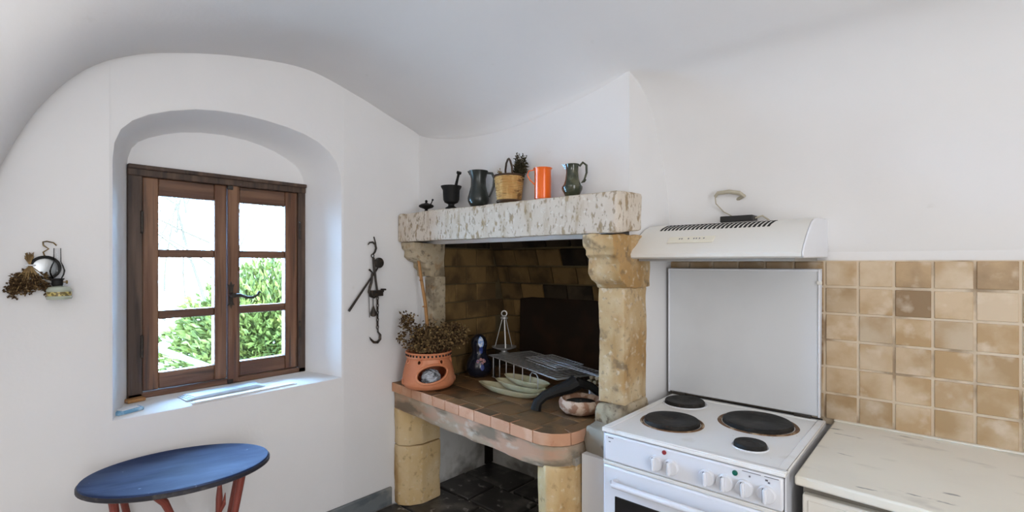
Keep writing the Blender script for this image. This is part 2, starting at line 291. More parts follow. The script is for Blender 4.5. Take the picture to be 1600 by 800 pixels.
# chimney breast: front face coving into the vault, side face, cheek below the hood
YF = 1.563
cb = MB(); grid(cb, 6, 6, lambda u, v: (1.165*u, YF, 1.45+.85*v))
cb.add([(0, 1.615, 1.45), (1.165, 1.615, 1.45), (1.165, YF, 1.45), (0, YF, 1.45)], [(0, 1, 2, 3)])
cb.add([(0, 1.615, 1.45), (1.10, 1.615, 1.45), (1.10, 1.615, 2.3), (0, 1.615, 2.3)], [(0, 1, 2, 3)])
cb.box(1.10, 1.165, 1.69, 2.3, .0, 1.455).box(1.10, 1.165, YF+.0005, 2.3, 1.45, 2.3)
cb.box(1.064, 1.165, 1.42, 1.70, .0, .712)
struct(cb.build('chimney_breast', plaster, smooth=50))
struct(MB().box(1.165, XR+.2, YB, 2.2, -.1, 2.6).build('wall_back', plaster))
wall_back = bpy.data.objects['wall_back']
struct(MB().box(XR, XR+.2, YR-.2, 2.2, 0, 2.6).build('wall_right', plaster))
struct(MB().box(-.2, XR+.2, YR-.2, YR, 0, 2.6).build('wall_rear', plaster))
# raised hearth floor of slate flags
hf = struct(MB().box(.002, 1.16, .95, 2.09, 0, ZH-.016).build('hearth_step', mortar))
xj = [.002, .24, .53, .80, 1.062]; yj = [.95, 1.20, 1.415, 1.663, 1.87, 2.085]
for j in range(5):
    for i in range(4):
        o = (.10 if j % 2 == 0 else 0) if 0 < i < 4 else 0; o2 = (.10 if j % 2 == 0 else 0) if i+1 < 4 else 0
        x0, x1, y0, y1 = xj[i]+o+.006, xj[i+1]+o2-.006, yj[j]+.006, yj[j+1]-.006
        P = [(x+rnd.uniform(-.006, .006), y+rnd.uniform(-.006, .006)) for x, y in ((x0, y0), (x1, y0), (x1, y1), (x0, y1))]
        P = [(max(.004, x), y) for x, y in P]
        MB().prism(P, ZH-.02, ZH-.004+rnd.uniform(0, .004)).build('flagstone', slate, hf, bevel=.004, seg=1)
struct(MB().box(0, .016, .98, 1.392, ZH, .295).build('baseboard_left', board_m, bevel=.004))
# tiled splashback
tw, th = .0905, .0868
tm = [chamfer('tile', tw-.007, .008, th-.007, m, .0016) for m in tile_m]; tmt = [chamfer('tile', tw-.007, .008, .078, m, .0016) for m in tile_m]
gb = MB().box(1.168, 2.50, YB-.0105, YB, .83, 1.366).build('grout_bed', grout, wall_back)
pick = {(6, 0): 1, (7, 0): 1, (8, 0): 2, (9, 0): 1, (10, 0): 2, (6, 1): 0, (7, 1): 0, (8, 1): 2, (9, 1): 0, (10, 1): 1, (6, 2): 1, (7, 2): 1, (8, 2): 0, (9, 2): 1, (10, 2): 0, (6, 3): 1, (7, 3): 1, (8, 3): 0, (9, 3): 0, (10, 3): 0, (6, 4): 0, (7, 4): 0, (8, 4): 0, (9, 4): 1, (10, 4): 0, (6, 5): 0, (7, 5): 0, (8, 5): 1, (9, 5): 0, (10, 5): 0}
for c in range(14):
    for r in range(6):
        k = pick.get((c, r), rnd.choice((1, 1, 2) if c < 6 else (0, 1)))
        z = 1.3235 if r == 0 else 1.280-th*(r-.5)
        o = link('tile', (tmt if r == 0 else tm)[k], wall_back); o.location = (1.691-tw*(5.5-c)+tw*0, YB-.010+rnd.uniform(-.0008, .0008), z+rnd.uniform(-.0006, .0006)); o.rotation_euler = (0, rnd.choice((0, 0, PI)), 0)

# ------------------------------------------------------------------ window
win = root('window_1', (-.225, .745, .866))
wy0, wy1, wz1 = -.325, .327, .842           # local outer frame extents (y, z)
f = MB(); f.box(-.03, .03, wy0, wy0+.046, 0, wz1).box(-.03, .03, wy1-.034, wy1, 0, wz1); f.build('frame_jamb', wood_d, win, bevel=.004)
MB().box(-.03, .035, wy0, wy1, wz1-.036, wz1).build('frame_head', wood_d, win, bevel=.004)
MB().box(-.03, .045, wy0, wy1, wz1-.012, wz1+.004).build('head_moulding', wood_d, win, bevel=.004)
MB().box(-.03, .030, wy0, wy1, 0, .022).build('frame_sill', wood_y, win, bevel=.004)
def casement(y0, y1, py0, py1, label):
    c = thing('casement', label, 'x'); del c['category']; c.parent = win
    zb, zt = .024, wz1-.036; gz = [(.084, .282), (.314, .512), (.543, .741)]
    MB().box(-.018, .022, y0, py0, zb, zt).build('stile', wood_z, c, bevel=.004); MB().box(-.018, .022, py1, y1, zb, zt).build('stile', wood_z, c, bevel=.004)
    MB().box(-.018, .020, py0, py1, zb, gz[0][0]).build('rail', wood_y, c, bevel=.004); MB().box(-.018, .020, py0, py1, gz[2][1], zt).build('rail', wood_y, c, bevel=.004)
    for a, b in ((gz[0][1], gz[1][0]), (gz[1][1], gz[2][0])): MB().box(-.014, .017, py0, py1, a, b).build('glazing_bar', wood_y, c, bevel=.004)
    for a, b in gz: MB().box(-.002, .001, py0-.004, py1+.004, a-.004, b+.004).build('pane', pane_m, c)
    return c
cl = casement(-.279, .002, -.229, -.042, 'left casement of three stacked panes')
cr = casement(.0045, .293, .052, .239, 'right casement of three stacked panes, with the lever handle')
MB().box(.018, .036, .003, .042, .005, wz1-.036).build('meeting_strip', wood_z, win, bevel=.004)
for (y, z) in ((-.283, .19), (-.283, .64), (.298, .19), (.298, .64)):
    h = MB().lathe([(.0045, -.035), (.0045, .035)], 10, (.036, y, z)).ball((.036, y, z+.037), .005, 8, 6).ball((.036, y, z-.037), .005, 8, 6); h.build('hinge', old_iron, win)
hp = [(.010*a, b) for a, b in ((0, -.055), (.6, -.040), (1.3, -.044), (.8, -.028), (.8, .028), (1.3, .044), (.6, .040), (0, .055), (-.6, .040), (-1.3, .044), (-.8, .028), (-.8, -.028), (-1.3, -.044), (-.6, -.040))]
wh = MB().prism([(p[0]+.012, p[1]+.362) for p in hp], .036, .040, 'x').build('handle_plate', old_iron, win)
MB().lathe([(.008, 0), (.010, .006), (.008, .030), (.010, .036)], 12, (.040, .012, .362), mat=Matrix.Rotation(PI/2, 4, 'Y')).tube([(.070, .012, .362), (.072, .035, .362), (.072, .060, .352), (.072, .085, .350), (.072, .102, .360), (.072, .108, .372), (.072, .116, .370)], [.008, .007, .006, .0055, .005, .0045, .003], 8).build('lever', old_iron, win)
for z in (.012, wz1-.045): MB().box(.030, .042, .000, .020, z-.008, z+.008).build('bolt', old_iron, win, bevel=.002)
# things on the sill
bp = thing('blue_packet', 'small blue packet lying in the left corner of the window sill', 'packet', (-.065, .395, .8585), (0, 0, .35))
MB().prism([(-.020, -.045), (.022, -.04), (.024, .04), (-.016, .046)], 0, .012).build('wrapper', blue_pack, bp, bevel=.004)
MB().prism([(-.016, -.03), (.018, -.025), (.016, .03), (-.012, .032)], .012, .015).build('flap', paper_w, bp, bevel=.001)
wd = MB().box(-.018, .018, -.028, .028, 0, .012).build('wood_scrap', cane_m, None, bevel=.003); wd.location = (-.172, .437, .8655); wd.rotation_euler.z = .2
tag(wd, 'scrap of pale wood in the back left corner of the sill, against the frame', 'wood scrap')
def sheets(name, label, loc, rz, L, W, n, m):
    t = thing(name, label, 'papers', loc, (0, 0, rz))
    for k in range(n): MB().prism([(-W/2+.004*k, -L/2+.006*k), (W/2, -L/2+.01*k), (W/2-.003*k, L/2-.008*k), (-W/2, L/2)], .0025*k, .0025*k+.002).build('sheet', m, t)
    return t
sheets('folded_newspaper', 'blue white folded papers lying in the middle of the sill', (-.105, .700, .8625), .06, .28, .085, 4, paper)
sheets('paper_strip', 'narrow strip of white paper along the sill front, before the folded papers', (-.030, .760, .8585), .03, .38, .030, 2, paper_w)

# ------------------------------------------------------------------ outdoors
struct(MB().box(-30, -.6, -25, 25, -.6, -.5).build('ground', ground_m))
sh = thing('leafy_shrub', 'green leafy shrub outside the window behind the right casement', 'shrub', (-3.0, 2.15, -.5))
lf = MB()
for _ in range(24000):
    a = rnd.uniform(0, 2*PI); zz = rnd.uniform(-1, 1); rr = rnd.random()**.3; q = math.sqrt(1-zz*zz)
    d = Vector((q*math.cos(a), q*math.sin(a), zz)); lump = 1+.22*noise.noise(d*2.3)+.15*noise.noise(d*5)
    p = Vector((d.x*.75, d.y*.88, d.z*.86))*rr*lump+Vector((0, 0, .95))
    lf.leaf(p, d+Vector((rnd.uniform(-.8, .8), rnd.uniform(-.8, .8), rnd.uniform(-.3, .9))), rnd.uniform(.055, .10), rnd.uniform(.026, .042))
o = lf.build('foliage', leaf_m, sh, smooth=0); o['kind'] = 'stuff'
MB().tube([(0, 0, 0), (.03, .02, .4), (-.05, .06, 1.0)], [.05, .04, .02]).build('trunk', bark, sh)
bt = thing('bare_tree', 'bare leafless tree with thin twigs against the white sky outside', 'tree', (-4.6, 2.1, -.5))
tb = MB()
def branch(p, d, L, r, k):
    pts = [p]; 
    for i in range(5):
        d = (d+Vector((rnd.uniform(-.22, .22), rnd.uniform(-.22, .22), rnd.uniform(-.10, .16)))).normalized(); pts.append(pts[-1]+d*L/5)
    tb.tube(pts, [r*(1-.13*i) for i in range(6)], 5)
    if k:
        for i in (2, 3, 4, 5):
            for _ in range(1 if i < 5 else 2): branch(pts[i], (d+Vector((rnd.uniform(-1, 1), rnd.uniform(-1, 1), rnd.uniform(-.3, .7)))).normalized(), L*.62, r*.5, k-1)
branch(Vector((0, 0, 0)), Vector((0, 0, 1)), 2.6, .035, 0); bt_trunk = tb.build('trunk', bark, bt)
tb = MB()
for k in range(14): branch(Vector((0, rnd.uniform(-1.2, .2), 1.1+.11*k)), Vector((rnd.uniform(-.3, .3), -1 if k % 2 else rnd.uniform(-.2, .9), .75)).normalized(), 1.5, .014, 3)
tb.build('twigs', bark, bt)['kind'] = 'stuff'
rl = thing('stair_rail', 'pale grey pipe handrail sloping down outside, seen in the lowest left pane', 'railing', (-1.2, 0, -.5))
MB().tube([(0, -.4, 2.03), (0, 1.9, .755)], .016, 12).build('handrail', pipe_m, rl)
for y in (-.3, 1.8): MB().tube([(0, y, 0), (0, y, 1.975-(y+.3)*.554-.01)], .014, 10).build('post', pipe_m, rl)

# ------------------------------------------------------------------ fireplace
fp = thing('stone_fireplace', 'rustic limestone fireplace with raised brick-edged hearth in the room corner', 'fireplace')
mt = MB().prism([(1.430, 1.456), (1.430, 1.594), (1.60, 1.600), (1.60, 1.470)], .004, 1.195, 'x')
rough(mt, 'mantel', mantel_m, fp, .03, .004, 9, bevel=.012)
# right jamb: corbel, shaft, base
corb = [(1.425, 1.455), (1.428, 1.415), (1.440, 1.402), (1.440, 1.385), (1.462, 1.372), (1.470, 1.350), (1.468, 1.325), (1.482, 1.300), (1.515, 1.284), (1.525, 1.272), (1.69, 1.272), (1.69, 1.455)]
def jamb(x0, x1, prof): return MB().prism(prof, x0, x1, 'x')
rough(jamb(1.062, 1.180, corb), 'corbel', pillar_m, fp, .022, .008, 16, bevel=.006)
rough(MB().prism([(1.064, 1.525), (1.164, 1.530), (1.168, 1.69), (1.064, 1.69)], .866, 1.272), 'shaft', pillar_m, fp, .03, .005, 12, bevel=.008)
rough(MB().prism([(1.060, 1.512), (1.168, 1.500), (1.172, 1.69), (1.060, 1.69)], .795, .868), 'shaft_base', corbel_m, fp, .025, .010, 14, bevel=.01)
rough(MB().prism([(1.061, 1.450), (1.168, 1.425), (1.174, 1.66), (1.061, 1.69)], .705, .800), 'base_block', greystone, fp, .025, .012, 14, bevel=.008)
# left jamb
cl2 = [(1.450, 1.455), (1.453, 1.425), (1.466, 1.414), (1.468, 1.385), (1.490, 1.366), (1.520, 1.356), (1.525, 1.335), (1.548, 1.318), (1.552, 1.292), (1.64, 1.290), (1.64, 1.455)]
rough(jamb(.002, .108, cl2), 'corbel', corbel_m, fp, .022, .007, 15, bevel=.005)
rough(MB().prism([(.045, 1.562), (.106, 1.562), (.106, 1.645), (.030, 1.645)], .789, 1.290), 'shaft', corbel_m, fp, .03, .004, 12, bevel=.005)
MB().box(.001, .045, 1.575, 1.645, .789, 1.30).build('plaster_filling', plaster, fp)
# fire chamber: brick courses over dark joints
def back_y(z): return 2.085 if z < 1.05 else 2.085-.115*((z-1.05)/.42)**1.4 if z < 1.47 else 1.97-(z-1.47)*.45
lw = MB().box(.002, .094, 1.640, 2.2, .70, 1.95).build('left_lining', joint_m, fp)
bw = MB(); grid(bw, 1, 20, lambda u, v: (lerp(.05, 1.10, u), back_y(.70+1.25*v)+.012, .70+1.25*v)); bwo = bw.build('back_lining', joint_m, fp)
MB().box(1.058, 1.10, 1.69, 2.2, .70, 1.95).build('right_lining', soot_wall, fp)
MB().box(0, 1.10, 1.60, 2.2, 1.92, 1.95).build('flue_top', soot_wall, fp)
ch = .092; bl = .150
bm1 = chamfer('brick', .014, bl-.005, ch-.005, fire_m, .003); bm1s = chamfer('brick', .014, bl-.005, ch-.005, soot_m, .003)
bm2 = chamfer('brick', bl-.005, .014, ch-.005, fire_m, .003); bm2s = chamfer('brick', bl-.005, .014, ch-.005, soot_m, .003)
for r in range(9):
    z = .80+ch*(r+.5)-.012
    y = 1.645+(bl/2 if r % 2 else 0)-bl/2
    while y < 2.02:
        y0, y1 = max(y, 1.646), min(y+bl, back_y(z)+.005)
        if y1-y0 > .02:
            sooty = z > 1.44 or (z > 1.30 and y > 1.75 and rnd.random() < .45)
            o = link('brick', bm1s if sooty else bm1, lw); o.location = (.093+rnd.uniform(-.001, .0015), (y0+y1)/2, z); o.scale = (1, (y1-y0)/bl, 1)
        y += bl
    x = .105-(bl/2 if r % 2 else 0)
    while x < 1.05:
        x0, x1 = max(x, .102), min(x+bl, 1.058)
        if x1-x0 > .02 and not (z < 1.15 and x0 > .24 and x1 < .80):
            sooty = z > 1.40 or (x > .36 and rnd.random() < .55) or (z < 1.15 and x > .7)
            o = link('brick', bm2s if sooty else bm2, bwo); o.location = ((x0+x1)/2, back_y(z)+.008+rnd.uniform(-.0015, .001), z); o.scale = ((x1-x0)/bl, 1, 1)
            o.rotation_euler.x = -math.atan((back_y(z-.03)-back_y(z+.03))/.06)*-1
        x += bl
# cast iron fireback
fb = thing('cast_iron_fireback', 'large black cast iron plate leaning on the fireplace back wall', 'fireback', (.525, 2.063, .790), (math.radians(-1.2), 0, 0))
MB().prism([(-.282, 0), (.282, 0), (.282, .355), (.20, .385), (-.20, .385), (-.282, .375)], -.012, .0, 'y').build('plate', plate_iron, fb, bevel=.004)
# hearth: terracotta tiles on a stone beam
FA, FBp = Vector((.0, 1.398)), Vector((.935, 1.313)); fd = (FBp-FA).normalized(); fn = Vector((-fd.y, fd.x))
def fl(t, inn=0.): p = FA+fd*t+fn*inn; return (p.x, p.y)
zt = .788; Lf = (FBp-FA).length
arc = [(.935, 1.313), (.972, 1.316), (1.004, 1.328), (1.030, 1.350), (1.048, 1.378), (1.056, 1.412)]
slab = [fl(0.003, .014)]+[fl(Lf, .014), (.97, 1.329), (1.0, 1.341), (1.022, 1.36), (1.038, 1.385), (1.044, 1.414), (1.050, 1.58), (1.058, 2.09), (.094, 2.09), (.094, 1.64), (.003, 1.64)]
hs = MB().prism(slab, zt-.045, zt-.006).build('hearth_bed', mortar, fp)
ex = [0, .093, .172, .253, .340, .432, .526, .622, .722, .826, Lf]
ed = []
px = [609, 630, 649, 668, 689, 711, 734, 760, 788, 818, 851]
for i in range(10):
    a, b = ex[i]+.0015, ex[i+1]-.0015
    P = [fl(max(a, .004)), fl(b), fl(b, .055), fl(max(a, .004), .055)]
    MB().prism(P, zt-.042, zt).build('brick', brick_m, hs, bevel=.0014, seg=1)
MB().prism([(x+.0015 if i == 0 else x, y) for i, (x, y) in enumerate(arc[:5])]+[(1.003, 1.40), (.985, 1.382), (.955, 1.372), (.9385, 1.370)], zt-.042, zt).build('brick', brick_m, hs, bevel=.0014, seg=1)
MB().prism([(1.0487, 1.380), (1.056, 1.412), (1.060, 1.560), (1.008, 1.560), (1.004, 1.403)], zt-.042, zt).build('brick', brick_m, hs, bevel=.0014, seg=1)
for o in hs.children:
    o.data.materials.append(hearth_m)
    for p_ in o.data.polygons:
        if p_.normal.z > .9: p_.material_index = 1
hx = [.004+.1525*i for i in range(7)]; rows = [(.058, .19), (.194, .33), (.334, .47), (.474, .61), (.614, .75)]
for j, (a, b) in enumerate(rows):
    for i in range(7):
        o = .076 if j % 2 else 0
        t0, t1 = max(.004, .1525*i-o)+.0015, min(.1525*(i+1)-o, 1.04)-.0015
        if t1-t0 < .03: continue
        P = [fl(t0, a), fl(t1, a), fl(t1, b), fl(t0, b)]
        P = [(min(x, 1.004 if y < 1.56 else 1.056), min(y, 2.06)) for x, y in P]
        if a > .2: P = [(max(x, .110), y) for x, y in P]
        if abs(P[0][0]-P[1][0]) < .02: continue
        MB().prism(P, zt-.02, zt-.001+rnd.uniform(-.0008, .0006)).build('hearth_tile', hearth_m, hs, bevel=.0015, seg=1)
bm = [fl(.004, .010), fl(Lf-.01, .012), (.972, 1.328), (1.004, 1.341), (1.027, 1.362), (1.044, 1.392), (1.050, 1.425), (1.054, 1.56), (.90, 1.56), fl(Lf-.06, .16), fl(.004, .16)]
rough(MB().prism(bm, .663, zt-.046), 'hearth_beam', beam_m, fp, .03, .005, 9, bevel=.006)
lg = [(.004, 1.412), (.045, 1.404), (.092, 1.432), (.120, 1.490), (.120, 1.60), (.004, 1.60)]
rough(MB().prism(lg, ZH, .492), 'leg_stone', leg_m, fp, .03, .004, 11, bevel=.006)
rough(MB().prism(lg, .496, .664), 'leg_stone', leg_m, fp, .03, .004, 11, bevel=.006)
rg = [(.928, 1.350), (.985, 1.322), (1.036, 1.346), (1.058, 1.388), (1.058, 1.45), (.928, 1.52)]
rough(MB().prism(rg, ZH, .675), 'leg_stone', leg_m, fp, .03, .004, 11, bevel=.006)
rough(MB().prism([(.95, 1.41), (1.056, 1.394), (1.062, 1.57), (.95, 1.57)], ZH, .70), 'side_stone', greystone, fp, .025, .007, 14, bevel=.006)
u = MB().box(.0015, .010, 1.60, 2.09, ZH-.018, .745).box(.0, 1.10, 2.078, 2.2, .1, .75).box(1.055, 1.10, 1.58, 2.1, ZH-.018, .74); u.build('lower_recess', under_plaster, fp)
MB().box(.01, .022, 2.02, 2.078, ZH, .745).build('corner_post', soot_wall, fp)

# ------------------------------------------------------------------ mantelpiece row (left to right)
MZ = 1.600
t = thing('small_iron_burner', 'tiny dark lidded iron oil burner at the left end of the mantel', 'burner', (.135, 1.50, MZ))
MB().lathe([(.014, 0), (.010, .004), (.006, .010), (.012, .014), (.030, .020), (.036, .026), (.034, .030)], 24).build('base', iron, t)
MB().lathe([(.035, .030), (.024, .037), (.008, .041), (.004, .046), (.008, .050), (.003, .056)], 24).build('lid', iron, t)
MB().tube([(.030, 0, .030), (.040, .0, .042), (.046, 0, .052)], .0025, 6).ball((.047, 0, .053), .005, 8, 6).build('handle', iron, t)
t = thing('iron_mortar', 'black iron footed mortar on the mantel', 'mortar', (.312, 1.50, MZ))
MB().lathe([(.026, 0), (.027, .006), (.014, .014), (.014, .022), (.030, .030), (.036, .042), (.038, .085), (.046, .099), (.047, .104), (.041, .104), (.034, .085), (.032, .045), (.010, .035)], 32).build('bowl', iron, t)
ps = thing('iron_pestle', 'dark iron pestle standing slanted in the mortar', 'pestle', (.312, 1.50, MZ))
MB().tube([(.008, .004, .048), (.034, -.004, .098), (.052, -.008, .135), (.058, -.009, .148), (.060, -.0095, .152), (.064, -.010, .160)], [.010, .007, .0055, .006, .011, .011], 12).build('rod', iron, ps)
t = thing('grey_pitcher', 'tall grey green metallic waisted pitcher with a side handle on the mantel', 'pitcher', (.488, 1.498, MZ))
MB().lathe([(.034, 0), (.038, .006), (.045, .020), (.046, .034), (.040, .056), (.033, .085), (.032, .115), (.037, .136), (.042, .150), (.038, .150), (.029, .118), (.028, .08)], 36).build('body', grey_glaze, t)
MB().tube([(.028, .022, .142), (.046, .036, .140), (.054, .042, .118), (.051, .040, .085), (.042, .034, .055), (.036, .028, .038)], [.005, .006, .006, .005, .004, .004], 8).build('handle', grey_glaze, t)
MB().add([(-.032, -.020, .150), (-.046, -.022, .152), (-.030, -.030, .150), (-.034, -.018, .132)], [(0, 1, 2), (1, 3, 2), (0, 3, 1), (0, 2, 3)]).build('spout', grey_glaze, t)
t = thing('wicker_basket', 'small round golden wicker basket with a dark arched handle on the mantel', 'basket', (.663, 1.499, MZ))
MB().lathe([(.044, .002), (.046, .010), (.057, .106), (.052, .106), (.042, .012)], 36).build('lining', wicker, t)
wv = MB()
for k in range(15): z = .010+k*.0064; r = lerp(.046, .057, (z-.01)/.096)+.0012; wv.tube([(r*(1+.010*(-1)**(i+k))*math.cos(2*PI*i/36), r*(1+.010*(-1)**(i+k))*math.sin(2*PI*i/36), z) for i in range(36)], .0032, 5, True)
wv.build('weave', wicker, t)
MB().tube([(.0595*math.cos(2*PI*i/36), .0595*math.sin(2*PI*i/36), .108) for i in range(36)], .004, 6, True).build('rim', wicker_d, t)
MB().tube([(.047*math.cos(2*PI*i/36), .047*math.sin(2*PI*i/36), .006) for i in range(36)], .006, 6, True).build('foot_ring', wicker_d, t)
MB().tube([(-.042, .026, .106), (-.040, .022, .140), (-.028, .014, .166), (-.010, .003, .178), (.004, -.006, .178), (.020, -.016, .166), (.034, -.022, .140), (.040, -.026, .106)], .0042, 8).build('handle', wicker_d, t)
hb = thing('dried_herb_bunch', 'dark bunch of dried herbs sticking out of the wicker basket', 'herbs', (.663, 1.499, MZ))
sm = MB(); lm = MB()
for k in range(46):
    tip = Vector((.046+rnd.uniform(-.024, .028), .018+rnd.uniform(-.02, .02), .172+rnd.uniform(-.045, .020))); b0 = Vector((.020+rnd.uniform(-.01, .01), rnd.uniform(-.01, .01), .03))
    sm.tube([b0, b0.lerp(tip, .5)+Vector((0, 0, .006)), tip], .0009, 4)
    for q in range(16):
        p = b0.lerp(tip, rnd.uniform(.55, 1.02)); lm.leaf(p, (rnd.uniform(-1, 1), rnd.uniform(-1, 1), rnd.uniform(-.4, 1)), rnd.uniform(.009, .016), .006)
sm.build('stems', herb, hb); lm.build('leaves', herb, hb, smooth=0)['kind'] = 'stuff'
hb = thing('straw_sprig', 'pale dried sprig at the left inside the wicker basket', 'herbs', (.663, 1.499, MZ))
sm = MB(); lm = MB()
for k in range(9):
    tip = Vector((-.030+rnd.uniform(-.016, .010), -.010+rnd.uniform(-.02, .02), .130+rnd.uniform(-.02, .012))); b0 = Vector((-.015, -.005, .03)); sm.tube([b0, tip], .0009, 4)
    for q in range(9): lm.leaf(b0.lerp(tip, rnd.uniform(.7, 1.05)), (rnd.uniform(-1, 1), rnd.uniform(-1, 1), rnd.uniform(-.2, 1)), .011, .005)
sm.build('stems', dried_l, hb); lm.build('leaves', dried_l, hb, smooth=0)['kind'] = 'stuff'
t = thing('orange_jug', 'bright orange faceted metal jug with a wire handle on the mantel', 'jug', (.838, 1.495, MZ))
MB().lathe([(.031, 0), (.032, .004), (.032, .110), (.037, .118), (.035, .118), (.030, .110), (.030, .01)], 10).build('body', orange_m, t)
MB().tube([(-.024, -.021, .112), (-.040, -.034, .108), (-.045, -.038, .092), (-.036, -.031, .072), (-.023, -.021, .056)], [.0022]*5, 6).build('handle', orange_m, t)
t = thing('green_jug', 'small dark green glazed jug with a wide belly and looped handle on the mantel', 'jug', (.973, 1.495, MZ))
MB().lathe([(.026, 0), (.028, .006), (.037, .024), (.0375, .034), (.031, .042), (.025, .060), (.022, .085), (.023, .108), (.026, .115), (.023, .115), (.019, .085)], 32).build('body', green_glaze, t)
MB().tube([(.020, .016, .108), (.030, .024, .122), (.040, .032, .112), (.040, .033, .085), (.034, .028, .060), (.026, .022, .048), (.034, .028, .052), (.040, .030, .060)], [.004, .0045, .0045, .004, .0035, .003, .0025, .002], 8).build('handle', green_glaze, t)
MB().add([(-.018, -.012, .115), (-.036, -.016, .117), (-.014, -.020, .115), (-.019, -.012, .095)], [(0, 1, 2), (1, 3, 2), (0, 3, 1), (0, 2, 3)]).build('spout', green_glaze, t)

# ------------------------------------------------------------------ on the hearth
HZ = .789
t = thing('terracotta_fire_pot', 'orange terracotta pot with round holes and an oval mouth on the hearth corner', 'pot', (.192, 1.468, HZ))
prof = [(.088, 0), (.104, .004), (.113, .012), (.1185, .022), (.1200, .034), (.1190, .048), (.1165, .064), (.1130, .080), (.1090, .096), (.1045, .112), (.1000, .126), (.0975, .136), (.0965, .142), (.1010, .148), (.1015, .160), (.0985, .163)]
def prad(z): return interp([(b, a) for a, b in prof], z)
pp = []
for i in range(len(prof)-1):
    for k in range(4): q = k/4; pp.append((lerp(prof[i][0], prof[i+1][0], q), lerp(prof[i][1], prof[i+1][1], q)))
pp.append(prof[-1])
pm = MB().lathe(pp, 120, cap=False); am = math.radians(-29)        # mouth faces the room
def oval(a, z):
    d = (a-am+PI) % (2*PI)-PI; u = d*.114/.074; vv = (z-.077-.010*u)/.038
    return u*u+vv*vv*(1+.25*u) < 1
holes = [(am+math.radians(d), .126, .0105) for d in (-75, -34, 24, 70, 120, 170, 220)]+[(am+math.radians(-88), .030, .011), (am+math.radians(88), .030, .011)]
def cut(fc):
    v = [pm.v[i] for i in fc]; x = sum(p[0] for p in v)/4; y = sum(p[1] for p in v)/4; z = sum(p[2] for p in v)/4; a = math.atan2(y, x)
    return oval(a, z) or any((((a-h+PI) % (2*PI)-PI)*.105)**2+(z-hz)**2 < hr*hr for h, hz, hr in holes)
pm.f = [fc for fc in pm.f if not cut(fc)]
bo = pm.build('body', terra, t); s_ = bo.modifiers.new('wall', 'SOLIDIFY'); s_.thickness = .008; s_.offset = -1
MB().lathe([(.084, .0), (.092, .003), (.092, .008), (.08, .008)], 48).build('floor_disc', terra, t)
def onpot(a, z, e=.0): r = prad(z)+e; return (r*math.cos(a), r*math.sin(a), z)
MB().tube([onpot(am+.075/.114*math.cos(2*PI*k/40), .077+.010*math.cos(2*PI*k/40)+.039*math.sin(2*PI*k/40)*(1-.12*math.cos(2*PI*k/40)), .001) for k in range(40)], .0058, 8, True).build('mouth_rim', terra, t)
for h, hz, hr in holes: MB().tube([onpot(h+hr/.105*math.cos(2*PI*k/16), hz+hr*math.sin(2*PI*k/16), .001) for k in range(16)], .0034, 6, True).build('hole_rim', terra, t)
rm = MB(); rm.tube([(.1025*math.cos(2*PI*k/60), .1025*math.sin(2*PI*k/60), .161) for k in range(60)], .0045, 8, True).build('rim', terra, t)
rm = MB(); rm.tube([(.1005*math.cos(2*PI*k/60), .1005*math.sin(2*PI*k/60), .143) for k in range(60)], .0045, 8, True).build('collar', terra, t)
for k in range(36):
    a = 2*PI*k/36; MB().ball((.1010*math.cos(a), .1010*math.sin(a), .152), (.0048, .0048, .0055), 8, 6).build('collar_notch', hood_dark, t)
fo = MB().ball((.052*math.cos(am), .052*math.sin(am), .046), (.040, .048, .040), 28, 20)
fo.v = [tuple(Vector(p)+Vector((rnd.uniform(-1, 1), rnd.uniform(-1, 1), rnd.uniform(-1, 1)))*.0035) for p in fo.v]
fo_ = fo.build('foil_ball', foil, None, smooth=0); fo_.location = (.192, 1.468, HZ); tag(fo_, 'crumpled silvery foil inside the oval mouth of the terracotta pot', 'foil')
db = thing('dried_flower_bouquet', 'bouquet of brown dried flowers standing in the terracotta pot', 'bouquet', (.192, 1.468, HZ))
sm = MB(); lm = MB(); lm2 = MB()
rt = Vector((.750, .661, 0))
for k in range(70):
    uu = rnd.uniform(-.125, .150); dd = rnd.uniform(-.06, .06); hgt = .205+rnd.uniform(0, .055)+(.055 if -.115 < uu < -.065 else 0)
    tip = rt*uu+Vector((.661, -.75, 0))*dd+Vector((0, 0, hgt)); tip.x = max(tip.x, -.17)
    if tip.y > .08 and tip.x < -.07: tip.y = .08
    b0 = Vector((rnd.uniform(-.05, .05), rnd.uniform(-.05, .05), .10)); sm.tube([b0, b0.lerp(tip, .5)+Vector((0, 0, .012)), tip], .0012, 4)
    for q in range(46):
        c = tip+Vector((rnd.gauss(0, .014), rnd.gauss(0, .014), rnd.gauss(0, .016)))
        (lm if rnd.random() < .72 else lm2).leaf(c, (rnd.uniform(-1, 1), rnd.uniform(-1, 1), rnd.uniform(-.5, 1)), rnd.uniform(.011, .020), .010)
for k in range(700):
    p = Vector((rnd.uniform(-.09, .09), rnd.uniform(-.09, .09), .17+rnd.uniform(0, .04))); (lm if k % 4 else lm2).leaf(p, (rnd.uniform(-1, 1), rnd.uniform(-1, 1), rnd.uniform(-.5, 1)), .014, .008)
sm.build('stems', dried, db); lm.build('flower_heads', dried, db, smooth=0)['kind'] = 'stuff'; lm2.build('pale_flower_heads', dried_l, db, smooth=0)['kind'] = 'stuff'
for (u_, d_, z_) in ((-.042, .055, .185), (.008, .075, .180), (-.02, .070, .178)):
    fl_ = MB(); c = rt*u_+Vector((.661, -.75, 0))*d_+Vector((0, 0, z_))
    for k in range(60): dv = Vector((rnd.uniform(-1, 1), rnd.uniform(-1, 1), rnd.uniform(-1, 1))); fl_.leaf(c, dv, .016, .008)
    fl_.build('everlasting_flower', cane_m if u_ > 0 else dried_l, db, smooth=0)
